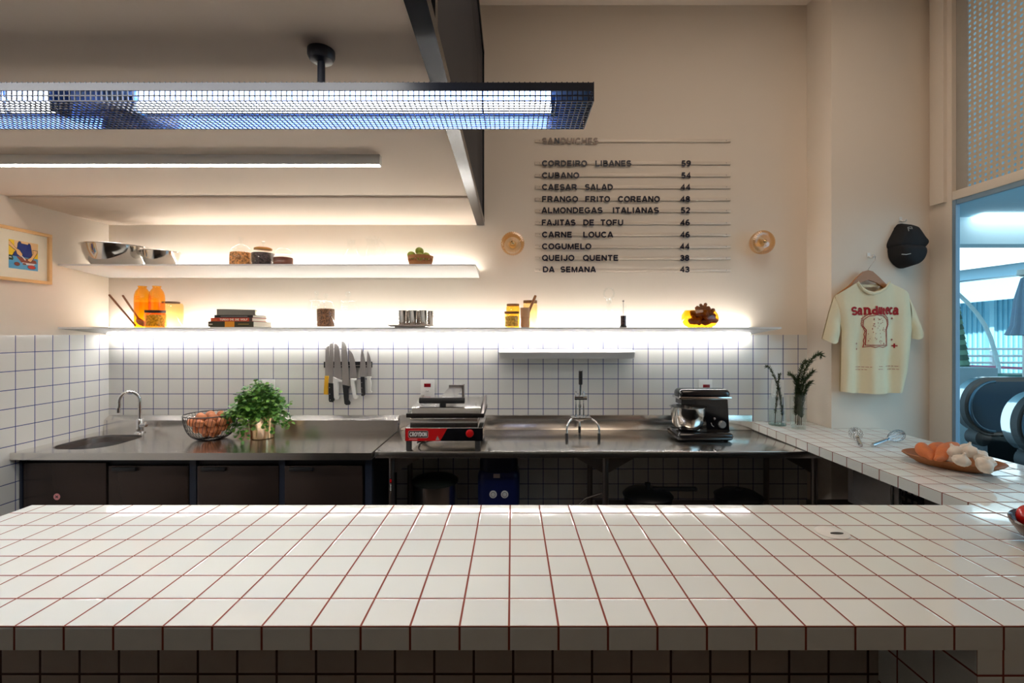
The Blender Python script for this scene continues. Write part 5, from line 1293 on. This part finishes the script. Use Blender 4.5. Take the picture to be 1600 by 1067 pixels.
for i, (lb_, ps_) in enumerate((('tallest rosemary sprig arching to the right over the vase', [(1246, 664, 2.87), (1248, 630, 2.87), (1250, 605, 2.87), (1260, 574, 2.87), (1272, 558, 2.87), (1281, 553, 2.87), (1284, 561, 2.87)]),
      ('rosemary sprig bending left out of the straight vase', [(1243, 662, 2.88), (1244, 620, 2.88), (1244, 600, 2.88), (1240, 588, 2.88), (1231, 584, 2.88)]),
      ('thick rosemary sprig leaning right in the straight vase', [(1249, 664, 2.86), (1250, 625, 2.86), (1256, 598, 2.85), (1264, 586, 2.84), (1272, 578, 2.84)]),
      ('rosemary sprig upright at the back of the straight vase', [(1247, 663, 2.89), (1247, 620, 2.89), (1248, 590, 2.89), (1256, 568, 2.89), (1262, 562, 2.89)]),
      ('drooping rosemary sprig at the right rim of the straight vase', [(1252, 664, 2.86), (1253, 630, 2.86), (1258, 610, 2.85), (1265, 598, 2.85), (1268, 600, 2.85)]))):
    t = thing('rosemary_sprig', lb_, 'herb', pz(*ps_[0])); st_, lf_ = MB(), MB()
    sprig(st_, lf_, [pz(*q) for q in ps_], r2, 700, .028); part('stem', st_, rstem, t); part('needles', lf_, rose, t, recalc=False, ang=180)
v3 = Vector((gx(1262, 2.91) + .0, 2.925, CT))
# whisks
def whisk(label, p0, ang, L, s):
    t = thing('whisk', label, 'whisk', (0, 0, 0), 'wire whisks on the tiled counter'); hl = L * .46
    part('handle', MB().tube([(0, 0, 0), (.01, 0, 0), (hl * .5, 0, 0), (hl, 0, 0)], [.008, .010, .0095, .009], 16), mat('whisk_handle', (0.62, 0.63, 0.66), 0.22, 0.95), t)
    lw_ = MB()
    for k in range(7):
        a = math.pi * k / 7
        pts = []
        for i in range(25):
            u = i / 24 * 2 - 1; q = 1 - abs(u); r = s * math.sin(min(1, q * 1.0) * math.pi) ** .8 * (1 if u < 0 else -1) if abs(u) > 0 else 0
            x = hl - .012 + (L - hl + .012) * (1 - abs(u) ** 1.6) ** .75
            r = s * (1 if u < 0 else -1) * (abs(u) ** .8) * (1 - abs(u) ** 4) * 1.55
            pts.append((x, r * math.cos(a), r * math.sin(a)))
        lw_.tube(pts, .0011, 5)
    part('wire_loops', lw_, mat('whisk_wire', (0.5, 0.51, 0.54), 0.2, 1.0), t)
    part('collar', MB().tube([(hl - .014, 0, 0), (hl + .004, 0, 0)], [.0115, .0115], 16), chrome, t)
    t.location = p0; t.rotation_euler = (0, -math.asin((s * .98 - .008) / L * 1.25), ang)
    return t
whisk('whisk lying away from the plate with its wires by the pillar', (gx(1344, 2.40), 2.395, CT + .012), math.atan2(.20, .115), .255, .036)
whisk('whisk lying sideways with its wires towards the wooden dish', (gx(1362, 2.41), 2.405, CT + .012), math.atan2(.14, .275), .315, .033)
# wooden dish with sweet potatoes and garlic
dcn = Vector((1.935, 2.055, CT)); dang = math.atan2(-.262, .160)
D = thing('wooden_dish', 'oval wooden dish of sweet potatoes and garlic on the tiled counter', 'dish', (0, 0, 0))
dp = [(0, 0), (.55, 0), (.70, .006), (.97, .036), (1.0, .040), (.985, .043), (.94, .041), (.68, .014), (.5, .010), (0, .010)]
part('dish_body', MB().lathe(dp, n=64, sx=.172, sy=.112, wob=lambda t, r, z: 1 / (abs(math.cos(t)) ** 2.6 + abs(math.sin(t)) ** 2.6) ** (1 / 2.6)), mat('dish_wood', (150, 92, 46), 0.5, var=0.2, scale=16, stretch=(1, 7, 7)), D)
D.location = dcn; D.rotation_euler = (0, 0, dang)
Md = Matrix.Translation(dcn) @ Matrix.Rotation(dang, 4, 'Z')
sp_m = mat('sweet_potato_skin', (204, 112, 58), 0.6, var=0.2, scale=35, bump=0.5, bscale=60)
def sweet(label, a, b, rad, z0_, z1_):
    a, b = Vector(a), Vector(b); t = thing('sweet_potato', label, 'sweet potato', (a + b) / 2, 'sweet potatoes in the wooden dish')
    q = MB(); d = b - a; n_ = 12; side = d.cross(Vector((0, 0, 1))).normalized()
    q.tube([a + d * (i / n_) + side * .006 * math.sin(i * .7) for i in range(n_ + 1)], [rad * f for f in (.18, .5, .72, .86, .95, 1, 1.02, 1, .97, .9, .76, .5, .12)], 18)
    part('root', q, sp_m, t)
def G3(x, y, Y): return PX(x, y, Y)
sweet('leftmost sweet potato pointing up at the end of the dish', G3(1455, 717, 2.02), G3(1436, 693, 2.13), .026, 0, 0)
sweet('middle shorter sweet potato between the two long ones', G3(1450, 711, 2.06), G3(1473, 694, 2.17), .025, 0, 0)
sweet('long sweet potato lying next to the garlic', G3(1461, 718, 1.97), G3(1494, 693, 2.12), .027, 0, 0)
gar = mat('garlic_skin', (226, 212, 196), 0.6, var=0.12, scale=26, bump=0.3, bscale=80)
def wobg(t, r, z): return 1 + .08 * math.cos(6 * t) * (1 if r > .008 else 0)
gprof = [(0, 0), (.012, .0), (.024, .006), (.030, .018), (.028, .030), (.018, .040), (.009, .045), (.005, .052), (.0045, .058), (0, .059)]
gm = MB().lathe(gprof, n=36, wob=wobg).mesh('garlic_bulb', Vector(), gar)
for i, (x, y, Y, sc_, rx, rz, lab) in enumerate(((1486, 716, 1.985, .85, .9, 2.0, 'garlic bulb nearest the sweet potatoes in the dish'), (1502, 719, 1.90, 1.0, .35, .3, 'garlic bulb at the near edge of the dish with its stem up'),
     (1531, 722, 1.86, 1.1, 1.2, 1.3, 'garlic bulb lying at the near right edge of the dish'), (1546, 719, 1.885, .9, 1.0, -.8, 'garlic bulb at the far right end of the dish'),
     (1501, 706, 1.965, 1.0, -.5, .5, 'garlic bulb on top of the pile beside the long sweet potato'), (1521, 706, 1.93, 1.0, .7, 2.6, 'garlic bulb in the middle on top of the pile'),
     (1538, 710, 1.925, .9, -.9, 1.9, 'garlic bulb on top at the right of the pile'), (1512, 701, 2.0, .9, .3, 1.0, 'garlic bulb at the back of the pile with its stem up'))):
    o = bpy.data.objects.new('garlic_bulb', gm); col.objects.link(o); tag(o, lab, 'garlic', 'garlic bulbs in the dish')
    o.location = PX(x - 3, y + 7 * sc_, Y); o.rotation_euler = (rx, 0, rz); o.scale = (sc_ * .95,) * 3
# bowl of tomatoes at the right
tcn = Vector((1.546, 1.25, CT)); tr_ = .152
T = thing('dark_bowl', 'dark brown bowl of tomatoes at the right end of the counter', 'bowl', tcn)
part('bowl_body', MB().lathe([(0, 0), (.55 * tr_, 0), (.60 * tr_, .004), (.86 * tr_, .022), (.98 * tr_, .050), (tr_, .062), (.985 * tr_, .066), (.955 * tr_, .062), (.92 * tr_, .048), (.80 * tr_, .032), (.5 * tr_, .012), (0, .012)], tcn, 64), mat('dark_glazed_bowl', (74, 44, 32), 0.18, var=0.25, scale=14), T)
tom = mat('tomato_skin', (190, 20, 18), 0.14, var=0.12, scale=10)
cal = mat('tomato_calyx', (64, 96, 40), 0.6)
tp0 = None
for i, (dx, dy, z, lab) in enumerate(((-.088, -.030, .052, 'tomato at the left front of the dark bowl'), (-.060, .080, .056, 'tomato at the left back of the dark bowl'), (-.010, -.090, .054, 'tomato at the front of the dark bowl'), (.025, .085, .056, 'tomato at the back of the dark bowl'), (.078, -.03, .054, 'tomato at the right front of the dark bowl'), (.085, .048, .056, 'tomato at the right back of the dark bowl'), (.0, .0, .044, 'tomato at the bottom centre of the dark bowl'),
      (-.066, .030, .108, 'topmost tomato on the left of the heap in the bowl'), (.004, .04, .110, 'topmost tomato in the middle of the heap in the bowl'), (.04, -.03, .106, 'topmost tomato on the right of the heap in the bowl'))):
    if tp0 is None:
        tp0 = thing('tomato', lab, 'tomato', (0, 0, 0), 'tomatoes in the dark bowl')
        part('fruit', MB().lathe([(0, -.031), (.014, -.031), (.030, -.020), (.0375, .0), (.033, .018), (.018, .029), (.006, .027), (0, .025)], n=32, wob=lambda t, r, z: 1 + .02 * math.cos(5 * t)), tom, tp0)
        cx2 = MB()
        for k in range(5):
            a = 2 * math.pi * k / 5; cx2.tube([(0, 0, .027), (.010 * math.cos(a), .010 * math.sin(a), .031), (.022 * math.cos(a), .022 * math.sin(a), .029)], [.003, .003, .0008], 6)
        cx2.tube([(0, 0, .026), (.002, 0, .040)], .002, 6)
        part('calyx', cx2, cal, tp0)
        o = tp0
    else: o = dup(tp0, label=lab)
    o.location = tcn + Vector((dx, dy, z + .006)); o.rotation_euler = (rnd.uniform(-.9, .9), rnd.uniform(-.9, .9), rnd.uniform(0, 6))

# ---------------------------------------------------------------- court outside the window
concrete = mat('pale_concrete', (214, 226, 230), 0.8, var=0.05, scale=2)
struct('ground', MB().box(2.7, 40, -8, 40, -.06, -.01), mat('court_floor', (34, 42, 50), 0.35, var=0.15, scale=2))
plank = mat('blue_planks', (160, 200, 216), 0.6, var=0.10, scale=3, stretch=(1, 16, 1))
ov = MB().box(2.70, 40, 1.0, 8.52, 3.62, 3.75); struct('canopy_ceiling', ov, plank)
struct('canopy_beam', MB().box(2.70, 40, 8.52, 8.9, 3.13, 3.75), mat('pale_blue_beam', (214, 234, 240), 0.6, var=0.03, scale=2))
solo('light_panel', MB().prism([PX(1518, 340.5, 8.52), PX(1700, 340.5, 8.52), PX(1700, 334.5, 8.2), PX(1536, 334.5, 8.2)], (0, 0, -.03)), emitter('court_light', (.95, 1, 1), 3), 'bright white light panel under the blue canopy outside', 'lamp')
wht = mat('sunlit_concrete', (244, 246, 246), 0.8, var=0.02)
def slab(name, pts, Y, th, m, xl=1380, xr=2300):
    struct(name, MB().pxprism(pts, Y, th), m)
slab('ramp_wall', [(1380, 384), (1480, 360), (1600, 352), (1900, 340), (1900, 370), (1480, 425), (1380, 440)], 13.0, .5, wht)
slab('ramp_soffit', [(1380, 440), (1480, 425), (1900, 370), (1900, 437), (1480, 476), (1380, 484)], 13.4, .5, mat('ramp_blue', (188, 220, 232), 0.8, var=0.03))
slab('ramp_joint', [(1440, 447), (1494, 439.5), (1596, 428.5), (1596, 430), (1494, 441), (1440, 449)], 13.38, .02, mat('joint_dark', (110, 130, 140), 0.8))
ribm = mat('ribbed_teal', (168, 218, 230), 0.7, var=0.16, scale=2.2, stretch=(9, 1, .05))
struct('backdrop_wall', MB().box(8, 30, 14.6, 14.9, 0, 4.4), ribm)
rs_ = MB()
for k in range(60):
    x = 11.0 + k * .16; rs_.box(x, x + .05, 14.55, 14.6, 0, 4.0)
struct('backdrop_ribs', rs_, mat('rib_teal', (130, 190, 208), 0.7))
struct('backdrop_column', MB().box(14.72, 14.86, 14.4, 14.6, 0, 4.2).box(15.9, 17.2, 14.42, 14.6, 0, 4.2), mat('column_blue', (170, 218, 230), 0.7))
# railing
rl_ = thing('court_railing', 'white railing with three bars across the court outside', 'railing', (9.2, 9.0, 0))
for y, r_ in ((545, .022), (556, .022), (566.5, .022)):
    part('bar', MB().cyl((7.6, 9.0, zpx(y, 9.0)), r_, 6.0, 10, 'x'), wht, rl_)
for x in (8.0, 9.26, 10.6, 12.0): part('post', MB().box(x - .035, x + .035, 8.97, 9.03, 0, zpx(548, 9.0)), wht, rl_)
pk_ = mat('pink_tape', (226, 130, 160), 0.7)
solo('barrier_tape', MB().prism([PX(1485, 569, 8.0), PX(1640, 575, 8.0), PX(1640, 579, 8.0), PX(1485, 573, 8.0)], (0, .01, 0)), pk_, 'pink tape strung in front of the white railing', 'tape')
# striped pole and curved cane
sp2 = thing('striped_pole', 'green segmented pole leaning at the left of the window view', 'pole', PX(1505, 570, 7.6))
a_, b_ = PX(1489, 452, 7.6), PX(1506, 578, 7.6); b_.z = max(b_.z, .6)
seg_m = (mat('leaf_green_pole', (52, 92, 74), 0.6), mat('pale_green_pole', (110, 150, 124), 0.6))
for i in range(16):
    part('segment', MB().tube([a_.lerp(b_, i / 16), a_.lerp(b_, (i + .93) / 16)], [.045 + .002 * i, .058 + .002 * i], 10), seg_m[i % 2 == 0], sp2)
part('lower_pole', MB().tube([b_, (b_.x + .05, b_.y, -.01)], .06, 10), seg_m[0], sp2)
cn = []
for x, y in ((1488, 455), (1498, 460), (1512, 473), (1526, 489), (1539, 508), (1548, 528), (1555, 552), (1560, 572)): cn.append(PX(x, y, 7.2))
solo('curved_cane', MB().tube(cn + [Vector((cn[-1].x + .05, 7.2, -.01))], .028, 10), mat('pale_cane', (206, 226, 226), 0.5, var=0.25, scale=14), 'pale curved cane bending down in front of the teal wall', 'cane')
# parasol
um = Vector((gx(1601, 6.2), 6.2, 0)); U = thing('closed_parasol', 'closed grey blue parasol hanging at the right window edge', 'parasol', um)
zt, zb2 = zpx(432, 6.2), zpx(523, 6.2)
part('canopy', MB().lathe([(0, zt), (.035, zt - .02), (.09, zt - .30), (.12, zb2 + .12), (.165, zb2), (.14, zb2 - .01), (0, zb2 + .2)], um, 64, wob=lambda t, r, z: 1 + .16 * math.cos(8 * t) * min(1, r / .1)), mat('parasol_cloth', (118, 136, 152), 0.8, var=0.08), U)
part('finial', MB().lathe([(0, zt + .10), (.07, zt + .09), (.075, zt + .02), (.03, zt), (0, zt)], um, 20), mat('parasol_top', (196, 190, 180), 0.6), U)
part('pole', MB().cyl((um.x, um.y, 0), .022, zb2 + .1, 12), steel_dk, U)
part('base', MB().cyl((um.x, um.y, -.01), .26, .08, 32), steel_dk, U)
# low grey wall
struct('court_low_wall', MB().box(gx(1440, 6.0), gx(1559, 6.0), 6.0, 6.25, 0, zpx(575, 6.0)), mat('court_grey', (150, 168, 174), 0.7, var=0.05))
solo('planter_box', MB().box(gx(1576, 7.0), gx(1640, 7.0), 7.0, 7.3, -.01, zpx(585, 7.0), bev=.03), mat('teal_planter', (24, 104, 96), 0.5), 'teal planter just right of the low grey wall outside', 'planter')
# escalator newels
def newel(xl, yt, yb, Y, L, label):
    zt, zb = zpx(yt, Y), zpx(yb, Y); r = (zt - zb) / 2; zc = (zt + zb) / 2; x0_ = gx(xl, Y)
    t = thing('escalator_end', label, 'escalator', Vector((x0_ + r, Y, 0)))
    def stad(q, n=24): return [(x0_ + r + q * math.cos(R(90 + 180 * i / n)), zc + q * math.sin(R(90 + 180 * i / n))) for i in range(n + 1)] + [(x0_ + L, zc - q), (x0_ + L, zc + q)]
    part('handrail', MB().prism([(x, Y + .006, z) for x, z in stad(r)], (0, .045, 0)), rubber, t)
    part('side_panel', MB().prism([(x, Y - .01, z) for x, z in stad(r * .86)], (0, .02, 0)), mat('deep_blue_panel', (10, 28, 42), 0.3, 0.1, var=0.05), t)
    part('inner_band', MB().tube([(x, Y - .008, z) for x, z in stad(r * .86)[:-2]], .012, 8), mat('blue_band', (36, 62, 78), 0.3, .6), t)
    for k, q in enumerate((1.0, .97)):
        part('metal_rim', MB().prism([(x, Y + .052 + .036 * k, z) for x, z in stad(r * q)], (0, .034, 0)), mirror_steel, t)
    part('skirt', MB().box(x0_ + r * .9, x0_ + L, Y + .03, Y + .20, .0, zb + .03), mat('escalator_skirt', (30, 36, 40), 0.4, .4), t)
    part('guide_roller', MB().cyl((x0_ + r * .72, Y + .02, zb - .03), .07, .10, 20, 'y'), rubber, t)
newel(1508, 590, 680, 4.0, 3.0, 'farther dark blue escalator end with a silver rim outside')
newel(1590, 612, 716, 3.3, 2.6, 'nearer escalator end with two silver bands at the picture edge')
solo('escalator_pit', MB().box(3.3, 9, 2.9, 5.2, -.01, .0), mat('escalator_floor', (20, 28, 36), 0.4), 'dark floor plate beneath the two escalator ends', 'floor plate')
